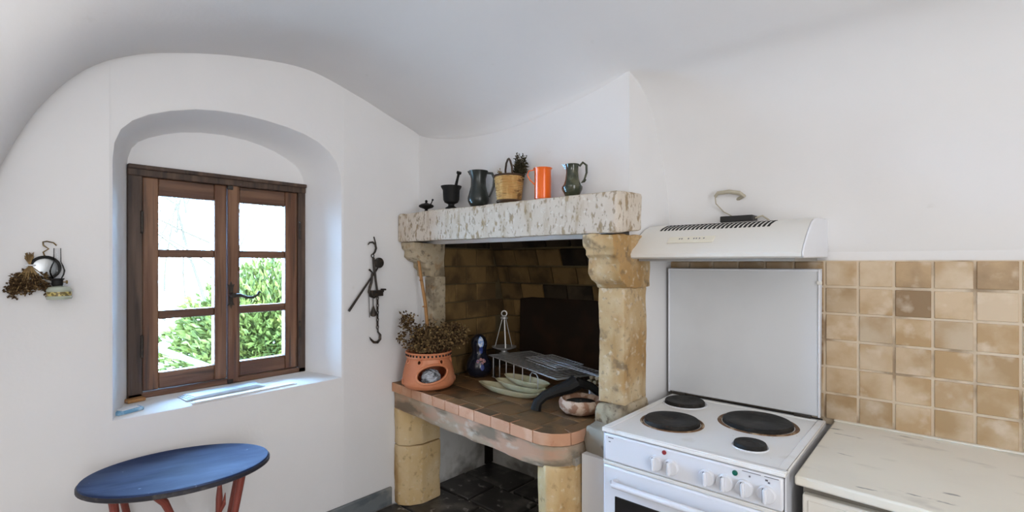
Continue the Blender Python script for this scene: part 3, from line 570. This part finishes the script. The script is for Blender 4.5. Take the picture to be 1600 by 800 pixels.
cn = MB().tube([(.165, 1.500, .90), (.118, 1.508, 1.16), (.092, 1.500, 1.30), (.081, 1.492, 1.40)], [.0085, .008, .0075, .007], 10)
for q in (.25, .5, .75): cn.ball((lerp(.165, .081, q), lerp(1.500, 1.492, q), lerp(.90, 1.40, q)), (.0092, .0092, .004), 10, 6)
tag(cn.build('bamboo_cane', cane_m), 'thin brown bamboo cane rising from the terracotta pot to the left corbel', 'cane')
# dark painted bottle
t = thing('painted_gourd_bottle', 'black gourd shaped bottle painted blue and pink behind the terracotta pot', 'bottle', (.222, 1.765, HZ))
MB().lathe([(.040, 0), (.058, .014), (.068, .040), (.066, .070), (.050, .096), (.038, .114), (.036, .132), (.041, .152), (.041, .172), (.034, .192), (.020, .206), (.006, .211)], 36).build('body', navy_glaze, t)
ca = math.radians(-36)
def patch(za, zb, r0, wa, m, name, rt_):
    mb = MB(); grid(mb, 10, 12, lambda u, v: (lambda a, z, r: ((r)*math.cos(a), r*math.sin(a), z))(ca+rt_+wa*(u-.5)*2*math.sqrt(max(.02, 1-(2*v-1)**2)), lerp(za, zb, v), interp([(0, .040), (.014, .058), (.04, .068), (.07, .066), (.096, .05), (.114, .038), (.132, .036), (.152, .041), (.172, .041), (.192, .034), (.206, .020)], lerp(za, zb, v))+.0012)); mb.build(name, m, t)
deep = M('deep_blue_paint', (.025, .05, .22), .4)
patch(.148, .202, 0, .36, pale_blue, 'painted_head', .12); patch(.118, .152, 0, .26, deep, 'painted_breast', .12)
for a_, z_, h_, w_ in ((-.25, .084, .016, .14), (.02, .092, .014, .16), (.30, .086, .018, .15), (.10, .076, .012, .12)): patch(z_-h_/2, z_+h_/2, 0, w_, pink_m, 'painted_petal', a_)
patch(.040, .070, 0, .14, deep, 'painted_leaf', .1)
# grill rack
g0, g1, g2, g3 = Vector((.285, 1.772, 0)), Vector((.846, 1.578, 0)), Vector((.928, 1.800, 0)), Vector((.372, 1.992, 0))
RZ = .900
t = thing('wire_grill_rack', 'low steel wire grill rack standing over the hearth', 'grill', (0, 0, 0))
rc = lambda p, z: (p.x, p.y, z)
MB().tube([rc(p, RZ) for p in (g0, g1, g2, g3)], .0032, 6, True).build('frame', steel, t)
for k in range(24):
    q = (k+.5)/24; MB().tube([rc(g0.lerp(g1, q), RZ+.002), rc(g3.lerp(g2, q), RZ+.002)], .0017, 5).build('grill_wire', steel, t)
for q in (.05, .16, .27, .39, .52): MB().tube([rc(g0.lerp(g1, q+.03), RZ), rc(g0.lerp(g1, q+.03), HZ+.012)], .0022, 6).build('prong', steel, t)
a, b = g0.lerp(g1, .66), g0.lerp(g1, .76); MB().tube([rc(a, HZ+.012), rc(a, RZ-.02), rc(a.lerp(b, .2), RZ-.008), rc(a.lerp(b, .8), RZ-.008), rc(b, RZ-.02), rc(b, HZ+.012)], .0026, 6).build('prong', steel, t)
MB().tube([rc(g0.lerp(g1, .06), HZ+.012), rc(g0.lerp(g1, .78), HZ+.012)], .0026, 6).build('lower_rail', steel, t)
for p in (g0.lerp(g3, .08)+Vector((.012, 0, 0)), g1.lerp(g2, .25)-Vector((.01, 0, 0)), g2.lerp(g3, .06), g3.lerp(g2, .06)): MB().tube([rc(p, RZ), rc(p, HZ)], .005, 6).build('leg', iron, t)
t = thing('hand_grill', 'folding wire hand grill with long handles lying on top of the rack', 'grill', (0, 0, RZ+.010))
h0, h1, h2, h3 = Vector((.530, 1.765, 0)), Vector((.770, 1.672, 0)), Vector((.820, 1.800, 0)), Vector((.585, 1.895, 0))
for zz, nm in ((0, 'lower_grid'), (.012, 'upper_grid')):
    mb = MB().tube([rc(p, zz) for p in (h0, h1, h2, h3)], .0024, 6, True)
    for k in range(1, 12): q = k/12; mb.tube([rc(h0.lerp(h1, q), zz), rc(h3.lerp(h2, q), zz)], .0012, 4)
    for k in range(1, 6): q = k/6; mb.tube([rc(h0.lerp(h3, q), zz), rc(h1.lerp(h2, q), zz)], .0012, 4)
    mb.build(nm, steel, t)
for k, q in enumerate((.25, .45)): p = h1.lerp(h2, q); MB().tube([rc(h0.lerp(h3, q), .014), rc(p, .016), (1.030, p.y-.085, .018-.006*k)], .0028, 6).build('handle', steel, t)
# small dish stand at the rack's left end
t = thing('ringed_dish_stand', 'small grey metal dish stand with uprights meeting in a ring, behind the gourd bottle', 'stand', (.330, 1.835, RZ+.005))
MB().lathe([(.024, 0), (.026, .004), (.014, .010), (.014, .016), (.034, .022), (.060, .032), (.062, .036), (.058, .036), (.03, .027)], 32).build('dish', steel, t)
for k in range(3): a = math.radians(-40+120*k); MB().tube([(.050*math.cos(a), .050*math.sin(a), .030), (.010*math.cos(a), .010*math.sin(a), .175)], .0042 if k == 0 else .0022, 6).build('upright', steel, t)
MB().lathe([(.015, .172), (.018, .176), (.018, .182), (.012, .186)], 20).build('collar', steel, t)
MB().tube([(.013*math.cos(2*PI*k/20)*.75, .013*math.cos(2*PI*k/20)*.66, .200+.013*math.sin(2*PI*k/20)) for k in range(20)], .0035, 6, True).build('ring', steel, t)
# oblong dishes
for k, (x, y, z, rz, L, lab) in enumerate(((.560, 1.608, HZ, -.02, .36, 'cream green boat shaped dish on the hearth tiles, lowest of the three'), (.600, 1.640, HZ+.017, -.08, .30, 'middle boat shaped cream green dish in the stack before the rack'), (.610, 1.672, HZ+.034, -.12, .28, 'topmost boat shaped cream dish, tucked under the rack'))):
    o = MB().lathe([(.40, 0), (.66, .002), (.88, .014), (1.0, .028), (.96, .029), (.80, .016), (.55, .007), (.2, .006)], 48, sx=L/2, sy=.043).build('oblong_dish', dish_m); o.location = (x, y, z); o.rotation_euler = (0, 0, rz)
    tag(o, lab, 'dish', 'oblong dishes on the hearth')
# andiron
t = thing('iron_andiron', 'black cast iron andiron with an arched foot, before the grill rack', 'andiron', (0, 0, HZ))
MB().tube([(.800, 1.500, .0), (.803, 1.508, .030), (.818, 1.532, .052), (.850, 1.570, .070), (.885, 1.600, .085), (.905, 1.625, .102)], [.021, .019, .019, .022, .028, .032], 10).build('foot', iron, t)
MB().tube([(.985, 1.730, .0), (.975, 1.710, .04), (.945, 1.665, .085), (.905, 1.625, .102)], [.014, .014, .016, .022], 10).build('foot', iron, t)
MB().tube([(.905, 1.625, .096), (.82, 1.76, .050), (.77, 1.93, .035), (.765, 1.95, .0)], [.013, .012, .012, .012], 8).build('bar', iron, t)
# firewood sticks, paper, bowl
for k in range(15):
    c = k % 4; r = k//4; x = .725+.027*c+.012*(r % 2)+rnd.uniform(-.003, .003); z = HZ+.060+.0205*r
    o = thing('firewood_stick', 'short peeled stick in the bundle behind the andiron', 'stick', (x+.10, 1.965, z-.049), (0, 0, rnd.uniform(-.06, .02)), 'firewood sticks behind the andiron')
    MB().tube([(0, -.10-rnd.uniform(0, .02), 0), (0, .08, 0)], .0105, 8).build('stem', stick_m, o); MB().lathe([(.0088, -.0008), (.0088, .0006)], 10, (0, -.121, 0), mat=Matrix.Rotation(PI/2, 4, 'X')).build('cut_end', stick_end, o)
o = MB().box(-.05, .05, -.02, .02, 0, .046).build('white_carton', paper_w, None, bevel=.002); o.location = (.925, 1.775, HZ); o.rotation_euler = (0, 0, .72); tag(o, 'small white carton beside the right pillar, behind the brown bowl', 'carton')
t = thing('clay_bowl', 'rough brown clay bowl, dark inside, on the hearth by the right pillar', 'bowl', (.945, 1.592, HZ))
rough(MB().lathe([(.050, 0), (.066, .006), (.080, .022), (.083, .038), (.078, .052), (.070, .056)], 40, cap=False).lathe([(.070, .056), (.064, .050), (.060, .030), (.045, .014), (.005, .012)], 40, cap=False).lathe([(.050, 0), (.003, 0)], 40, cap=False), 'bowl_wall', bowl_m, t, .03, .003, 25, bevel=0)
MB().lathe([(.058, .040), (.03, .046), (.004, .047)], 32, cap=False).build('dark_inner_disc', soot_wall, t)  # near-black disc set inside the bowl

# ------------------------------------------------------------------ hung on the window wall
t = thing('wall_oil_lamp', 'small old oil lamp with glass chimney and round reflector hung on the wall', 'lamp', (0, .205, 1.25))
MB().lathe([(.018, 0), (.028, .002), (.030, .008), (.026, .014), (.027, .022), (.029, .030), (.024, .038), (.010, .042)], 32, (.034, .010, 0)).build('reservoir', pale_glass, t)
MB().lathe([(.0278, .012), (.0283, .024)], 32, (.034, .010, 0), cap=False).build('painted_band', floral, t)
MB().lathe([(.010, .040), (.013, .044), (.013, .058), (.016, .060), (.016, .063)], 20, (.034, .006, 0)).build('burner', iron, t)
MB().tube([(.034, .006, .052), (.040, .024, .052)], .0016, 6).lathe([(.005, -.002), (.005, .002)], 12, (.041, .026, .052), mat=Matrix.Rotation(PI/2, 4, 'X')).build('wick_wheel', brass, t)
gl = MB().lathe([(.011, .063), (.016, .074), (.018, .086), (.014, .100), (.009, .112), (.0085, .152)], 24, (.034, .006, 0), cap=False).build('glass_chimney', chimney_glass, t)
R9 = Matrix.Rotation(PI/2, 4, 'Y')
MB().lathe([(.030, 0), (.036, .003), (.036, .009), (.030, .011), (.028, .006)], 32, (.002, -.018, .094), mat=R9, cap=False).build('reflector_rim', iron, t)
MB().lathe([(.028, .0), (.018, .002), (.003, .003)], 32, (.003, -.018, .094), mat=R9).build('reflector', mirror, t)
MB().tube([(.010, -.018, .126), (.006, -.022, .140), (.008, -.010, .150), (.008, -.022, .160), (.004, -.022, .170), (.006, -.014, .172), (.012, .0, .168), (.016, .006, .160)], .002, 6).build('hanger', brass, t)
MB().tube([(.004, -.030, .066), (.010, -.020, .058), (.022, -.006, .052)], .004, 8).build('bracket', steel, t)
t = thing('hanging_dried_bunch', 'small bunch of dried flowers tied and hung upside down beside the oil lamp', 'dried flowers', (0, .150, 1.26))
sm = MB(); lm = MB()
for k in range(30):
    q = Vector((.012+rnd.uniform(-.008, .006), .004+rnd.uniform(-.010, .010), .110+rnd.uniform(0, .02))); e = Vector((.014+rnd.uniform(-.011, .012), rnd.uniform(-.034, .044), .012+rnd.uniform(0, .055)))
    sm.tube([q, Vector((.012, .005, .092)), e], .0013, 4)
    for _ in range(26): lm.leaf(e+Vector((rnd.gauss(0, .003), rnd.gauss(0, .006), rnd.gauss(0, .007))), (rnd.uniform(-.5, 1), rnd.uniform(-1, 1), rnd.uniform(-1, .4)), .009, .007)
for v in range(len(lm.v)):
    x, y, z = lm.v[v]; lm.v[v] = (max(x, .001), y, z)
sm.build('stems', dried_l, t); lm.build('flower_heads', dried, t, smooth=0)['kind'] = 'stuff'; MB().tube([(.012+.006*math.cos(k*PI/6), .005+.010*math.sin(k*PI/6), .092) for k in range(12)], .002, 6, True).build('string', paper_w, t)
t = thing('steelyard_scale', 'old black iron steelyard balance with hooks hanging beside the window', 'scale', (.0, 1.285, 1.0))
def P_(l): return [(.022 if len(p) == 2 else p[2], p[0], p[1]) for p in l]
MB().tube(P_([(.020, .478, .0), (.018, .462, .012), (.012, .440), (.012, .420), (.002, .402), (-.012, .402)]) if 0 else [(.001, .016, .478), (.012, .014, .462), (.022, .012, .445)], .003, 6).build('nail', old_iron, t)
MB().tube(P_([(-.028, .440), (-.020, .450), (-.004, .452), (.010, .442), (.014, .425), (.008, .408), (-.002, .396)]), [.002, .0035, .0045, .005, .005, .0045, .004], 8).build('top_hook', old_iron, t)
MB().tube(P_([(-.004+.007*math.cos(k*PI/6), .390+.008*math.sin(k*PI/6)) for k in range(12)]), .0024, 6, True).build('link', old_iron, t)
MB().tube(P_([(.0, .382), (.004, .340), (.012, .280), (.020, .230), (.022, .200)]), [.006, .006, .005, .005, .005], 8).build('stem', old_iron, t)
MB().lathe([(.021, -.004), (.024, -.003), (.024, .003), (.021, .004), (.008, .006), (.003, .006)], 28, (.022, .030, .358), mat=R9).build('round_weight', old_iron, t)
MB().tube(P_([(-.022, .328), (.004, .305), (.022, .334)]), .0045, 6).build('cross_pin', old_iron, t)
MB().tube([(.022, .004, .310), (.022, -.124, .146)], [.004, .0058], 8).build('beam_rod', old_iron, t)
MB().tube(P_([(-.006, .310), (-.010, .270), (-.018, .245), (-.024, .225), (-.016, .205), (.004, .198), (.020, .206)]), [.005, .006, .006, .005, .004, .004, .004], 8).build('shackle', old_iron, t)
MB().box(.012, .034, -.016, .050, .222, .232).box(.012, .034, .044, .062, .230, .238).box(.012, .034, -.014, .046, .205, .223).build('slider', old_iron, t, bevel=.002)
for k in range(9): z = .200-.0165*k; MB().tube([(.022+(.0045*math.cos(q*PI/6) if k % 2 else 0), .022+(0 if k % 2 else .0045*math.cos(q*PI/6)), z-.006+.0105*math.sin(q*PI/6)) for q in range(12)], .0024, 5, True).build('chain_link', old_iron, t)
MB().tube(P_([(.024, .055), (.024, .040), (.036, .025), (.036, .005), (.022, -.008), (.002, -.006), (-.012, .008), (-.020, .020)]), [.003, .004, .0055, .006, .0065, .006, .004, .0015], 8).build('lower_hook', old_iron, t)
MB().tube(P_([(-.002, .205), (-.001, .160)]), .0022, 6).lathe([(.003, .160), (.008, .145), (.015, .128), (.013, .116), (.005, .112)], 16, (.022, 0, 0)).build('pear_weight', old_iron, t)
MB().tube(P_([(-.024, .235), (-.022, .180), (-.020, .110)]), .0016, 5).build('wire', old_iron, t)

# ------------------------------------------------------------------ blue table
t = thing('oval_side_table', 'small oval table with worn blue top and red brown iron legs under the window', 'table', (.2288, .4703, 0), (0, 0, math.radians(-19.2)))
MB().lathe([(.90, .713), (.975, .714), (1.0, .718), (1.0, .726), (.985, .7285)], 64, sx=.183, sy=.247).build('rim', dark_edge, t)
MB().lathe([(.986, .724), (.978, .7335), (.955, .7345), (.90, .7315), (.4, .7305), (.01, .7305)], 64, sx=.183, sy=.247).build('tabletop', blue_m, t)
def leg(pts, r): MB().tube(pts, r, 10).build('leg', red_m, t)
leg([(.085, .165, .714), (.085, .150, .62), (.088, .128, .50), (.100, .130, .35), (.115, .160, .15), (.125, .185, 0)], [.012, .010, .009, .009, .010, .012])
leg([(-.085, .165, .714), (-.085, .150, .62), (-.088, .128, .50), (-.100, .130, .35), (-.115, .160, .15), (-.125, .185, 0)], [.012, .010, .009, .009, .010, .012])
leg([(.090, -.150, .714), (.088, -.140, .62), (.088, -.125, .50), (.100, -.130, .35), (.115, -.160, .15), (.125, -.185, 0)], [.012, .010, .009, .009, .010, .012])
leg([(-.085, -.165, .714), (-.085, -.150, .62), (-.088, -.128, .50), (-.100, -.130, .35), (-.115, -.160, .15), (-.125, -.185, 0)], [.012, .010, .009, .009, .010, .012])
MB().tube([(.118, -.060, .714), (.105, -.030, .675), (.092, -.015, .63), (.090, .0, .55), (.090, .02, .45)], [.010, .011, .009, .008, .007], 10).build('brace', red_m, t)
MB().tube([(.060, .105, .712), (.062, .105, .68), (.064, .104, .64), (.066, .102, .60), (.066, .100, .565)], [.002, .006, .0095, .008, .004], 10).tube([(.066, .102, .59), (.070, .116, .62), (.072, .120, .655)], [.005, .006, .001], 8).tube([(.066, .100, .57), (.07, .115, .45), (.088, .126, .38)], [.005, .005, .005], 8).build('leaf_ornament', red_m, t)
MB().tube([(.09, .12, .42), (-.09, .12, .42)], .006, 8).build('stretcher', red_m, t); MB().tube([(.09, -.12, .42), (-.09, -.12, .42)], .006, 8).build('stretcher', red_m, t); MB().tube([(0, .12, .42), (0, -.12, .42)], .006, 8).build('stretcher', red_m, t)

# ------------------------------------------------------------------ cooker
SX0, SX1, SY0, SY1, SZ = 1.197, 1.704, 1.328, 1.850, .855
sw, sd = SX1-SX0, SY1-SY0
t = thing('electric_cooker', 'white enamelled electric cooker with four black hotplates and raised lid', 'cooker', (SX0, SY0, 0))
b = MB().box(0, .004, .012, sd, .04, SZ-.012).box(sw-.004, sw, .012, sd, .04, SZ-.012).box(.004, sw-.004, .03, sd, .04, SZ-.014); b.build('body', enamel_c, t)
for x in (.04, sw-.04):
    for y in (.06, sd-.05): MB().lathe([(.018, 0), (.018, .04)], 12, (x, y, 0)).build('foot', black_pl, t)
hb = MB().box(0, sw, 0, sd, SZ-.014, SZ-.003).box(0, sw, 0, .016, SZ-.005, SZ).box(0, .022, .016, sd, SZ-.005, SZ).box(sw-.022, sw, .016, sd, SZ-.005, SZ).box(.022, sw-.022, sd-.02, sd, SZ-.005, SZ)
hob = hb.build('hob', enamel, t, bevel=.004)
for (cx, cy_, r, lab) in ((1.338, 1.518, .087, 'front left hotplate, rusty round its rim'), (1.283, 1.755, .070, 'back left hotplate'), (1.545, 1.685, .104, 'largest hotplate, flaking, rusty round its rim'), (1.587, 1.462, .043, 'smallest hotplate at the front right')):
    x, y = cx-SX0, cy_-SY0
    p = MB().lathe([(r*.98, 0), (r*.97, .009), (r*.93, .0125), (r*.55, .0115), (r*.53, .0108), (r*.28, .0108), (r*.26, .0098), (.003, .0098)], 56, (x, y, SZ-.003)).build('hotplate', plate_m, t); p['label'] = lab
    MB().lathe([(r*1.00, 0), (r*1.06, .003), (r*1.10, .0025), (r*1.12, 0)], 56, (x, y, SZ-.003), cap=False).build('hotplate_ring', rust_m if r > .08 else enamel_c, p)
cp = MB().box(.006, sw-.006, .002, .030, .755, SZ-.017).build('control_panel', enamel_c, t, bevel=.006)
MB().box(.003, sw-.003, .010, .030, SZ-.018, SZ-.013).build('panel_gap', hood_dark, t)
for i, x in enumerate((1.373, 1.418, 1.517, 1.563, 1.611, 1.662)):
    lx = x-SX0; Rx = Matrix.Rotation(PI/2, 4, 'X')
    kn = MB().lathe([(.0215, 0), (.0215, .006), (.0195, .010), (.004, .011)], 28, (lx, .002, .790), mat=Rx).build('knob', enamel_c, t)
    MB().prism([(lx-.0045, .772), (lx+.0045, .772), (lx+.0045, .808), (lx-.0045, .808)], -.022, -.006, 'y').build('knob_grip', enamel_c, kn, bevel=.003)
    MB().box(lx-.0062, lx-.0046, -.015, -.0085, .773, .807).build('knob_shadow_line', print_shade, kn)  # dark strip painted as the shade along one side of the grip
Rx = Matrix.Rotation(PI/2, 4, 'X')
MB().lathe([(.0062, 0), (.0062, .0025), (.003, .004)], 16, (1.398-SX0, .002, .826), mat=Rx).build('red_lamp', red_lamp, t); MB().lathe([(.0068, 0), (.0068, .0025), (.003, .004)], 16, (1.588-SX0, .002, .822), mat=Rx).build('green_lamp', green_lamp, t)
pm_ = MB()
for (x0, x1, z) in ((.022, .040, .826), (.024, .030, .814)): pm_.box(x0, x1, .0008, .0022, z, z+.0022)
for (x0, x1, z) in ((.408, .452, .832), (.460, .492, .832), (.424, .428, .8205), (.462, .468, .822), (.468, .473, .817)): pm_.box(x0, x1, .0008, .0022, z, z+(.0012 if x1-x0 > .02 else .004))
pm_.build('panel_print', print_shade, cp)
dr = MB().box(.004, sw-.004, .002, .03, .12, .742).build('oven_door', enamel_c, t, bevel=.006)
MB().box(.045, sw-.045, -.001, .004, .20, .655).build('door_glass', glass_dark, dr, bevel=.002)
MB().tube([(.050, .004, .700), (.050, -.022, .704), (.056, -.032, .704), (sw-.056, -.032, .704), (sw-.050, -.022, .704), (sw-.050, .004, .700)], [.009, .009, .0095, .0095, .009, .009], 12).build('door_handle', enamel_c, dr)
MB().box(.003, sw-.003, .004, .03, .743, .754).build('trim_strip', hood_m, t, bevel=.002)
MB().box(.004, sw-.004, .004, .03, .045, .115).build('drawer_front', enamel_c, t, bevel=.004)
ld = MB().box(-.018, sw-.018, sd+.004, sd+.022, SZ+.006, 1.335).build('lid', lid_m, t, bevel=.004)
e = MB().box(-.019, -.013, sd+.000, sd+.023, SZ+.004, 1.337).box(sw-.023, sw-.017, sd+.000, sd+.023, SZ+.004, 1.337).box(-.019, sw-.017, sd+.001, sd+.023, 1.330, 1.337).build('lid_edge', enamel_c, ld, bevel=.002)
MB().box(sw-.026, sw-.012, sd-.003, sd+.010, 1.288, 1.300).build('lid_clip', hood_m, ld, bevel=.002)
for x in (.0, sw-.09): MB().box(x, x+.05, sd-.010, sd+.006, SZ-.004, SZ+.008).build('hinge', old_iron, t, bevel=.002)
MB().box(0, sw-.01, sd-.004, sd+.006, SZ-.006, SZ+.003).build('hinge_gap', hood_dark, t)

# ------------------------------------------------------------------ worktop and cabinet
WX = 1.718
tp = MB().prism([(WX, 1.352), (2.75, 1.300), (2.75, 1.905), (WX, 1.905)], .822, .846).build('worktop', cream, None, bevel=.005)
tag(tp, 'scratched cream worktop right of the cooker, below the tiles', 'worktop')
MB().box(WX, 2.75, 1.892, 1.907, .846, .851).build('worktop_edge_seal', cream, tp, bevel=.002)
t = thing('base_cabinet', 'cream base cabinet carrying the scratched worktop', 'cabinet', (WX, 0, 0))
MB().box(.012, 1.0, 1.395, 1.90, .0, .821).build('body', cream_door, t)
MB().box(.012, 1.0, 1.388, 1.396, .792, .820).build('gap_strip', M('grey_gap', (.22, .20, .17), .7), t)
for (a, b) in ((.014, .50), (.505, .995)):
    d = MB().box(a, b, 1.366, 1.390, .06, .800).build('door', cream_door, t, bevel=.004)
    MB().box(a+.012, b-.012, 1.3635, 1.3665, .075, .788).build('door_panel', cream_door, d, bevel=.002)

# ------------------------------------------------------------------ hood
HX0, HX1 = 1.172, 1.700
t = thing('cooker_hood', 'off white extractor hood on the wall above the cooker', 'hood', (HX0, 0, 0))
hp = [(1.912, 1.376), (1.560, 1.372), (1.548, 1.377), (1.546, 1.388), (1.560, 1.404), (1.600, 1.436), (1.640, 1.463), (1.667, 1.478), (1.700, 1.489), (1.75, 1.496), (1.912, 1.503)]
MB().prism(hp, .0, HX1-HX0-.006, 'x').build('shell', hood_m, t, smooth=50)
MB().prism(hp, HX1-HX0-.006, HX1-HX0, 'x').build('end_cap', enamel_c, t, bevel=.003)
def hz(y): return interp([(b_[0], b_[1]) for b_ in hp[3:]], y)
for k in range(26):
    x = .064+.0138*k; vb = MB(); Y = (1.652, 1.667, 1.700, 1.717)
    for y0, y1 in zip(Y, Y[1:]):
        vb.add([(x+dx+(yy-1.652)*.12, yy, hz(yy)+e_) for dx in (0, .0072) for yy in (y0, y1) for e_ in (-.002, .0012)], [(0, 1, 3, 2), (4, 6, 7, 5), (0, 4, 5, 1), (2, 3, 7, 6), (0, 2, 6, 4), (1, 5, 7, 3)])
    vb.build('vent_slot', hood_dark, t)
MB().prism([(1.583, 1.4235), (1.582, 1.4265), (1.610, 1.4455), (1.613, 1.4425)], .120, .270, 'x').build('control_strip', M('cream_plastic', (.80, .77, .66), .4), t, bevel=.001)
sg = MB()
for x in (.156, .164, .186, .204, .212, .222, .236): sg.add([(x+dx, y, hz(y)+.0042) for dx in (0, .004) for y in (1.5945, 1.5995)], [(0, 1, 3, 2)])
sg.build('control_marks', print_shade, t)
MB().box(.02, .5, 1.58, 1.89, 1.364, 1.3735).build('filter_grille', M('grey_filter', (.35, .35, .34), .5, .5), t)
# plug box and cable loop on the wall above the hood
pb = MB().box(-.055, .055, -.03, .03, 0, .022).build('black_plug_box', black_pl, None, bevel=.003); pb.location = (1.435, 1.862, 1.503); tag(pb, 'flat black plug box lying on top of the extractor hood', 'plug box')
ct = thing('cable_loop', 'loop of dusty cable coming out of the wall above the hood', 'cable', (0, 0, 0))
MB().tube([(1.425, 1.885, 1.588), (1.452, 1.866, 1.596), (1.440, 1.856, 1.606), (1.405, 1.852, 1.614), (1.366, 1.852, 1.612), (1.356, 1.854, 1.600)], [.007, .007, .0075, .0075, .007, .006], 8).build('sheath', cable_m, ct)
MB().tube([(1.356, 1.854, 1.602), (1.358, 1.856, 1.575), (1.378, 1.88, 1.545), (1.412, 1.866, 1.526)], .0022, 6).build('wire', cable_m, ct)
MB().tube([(1.49, 1.862, 1.515), (1.512, 1.868, 1.522), (1.53, 1.885, 1.506)], .003, 6).build('lead', cable_m, ct)
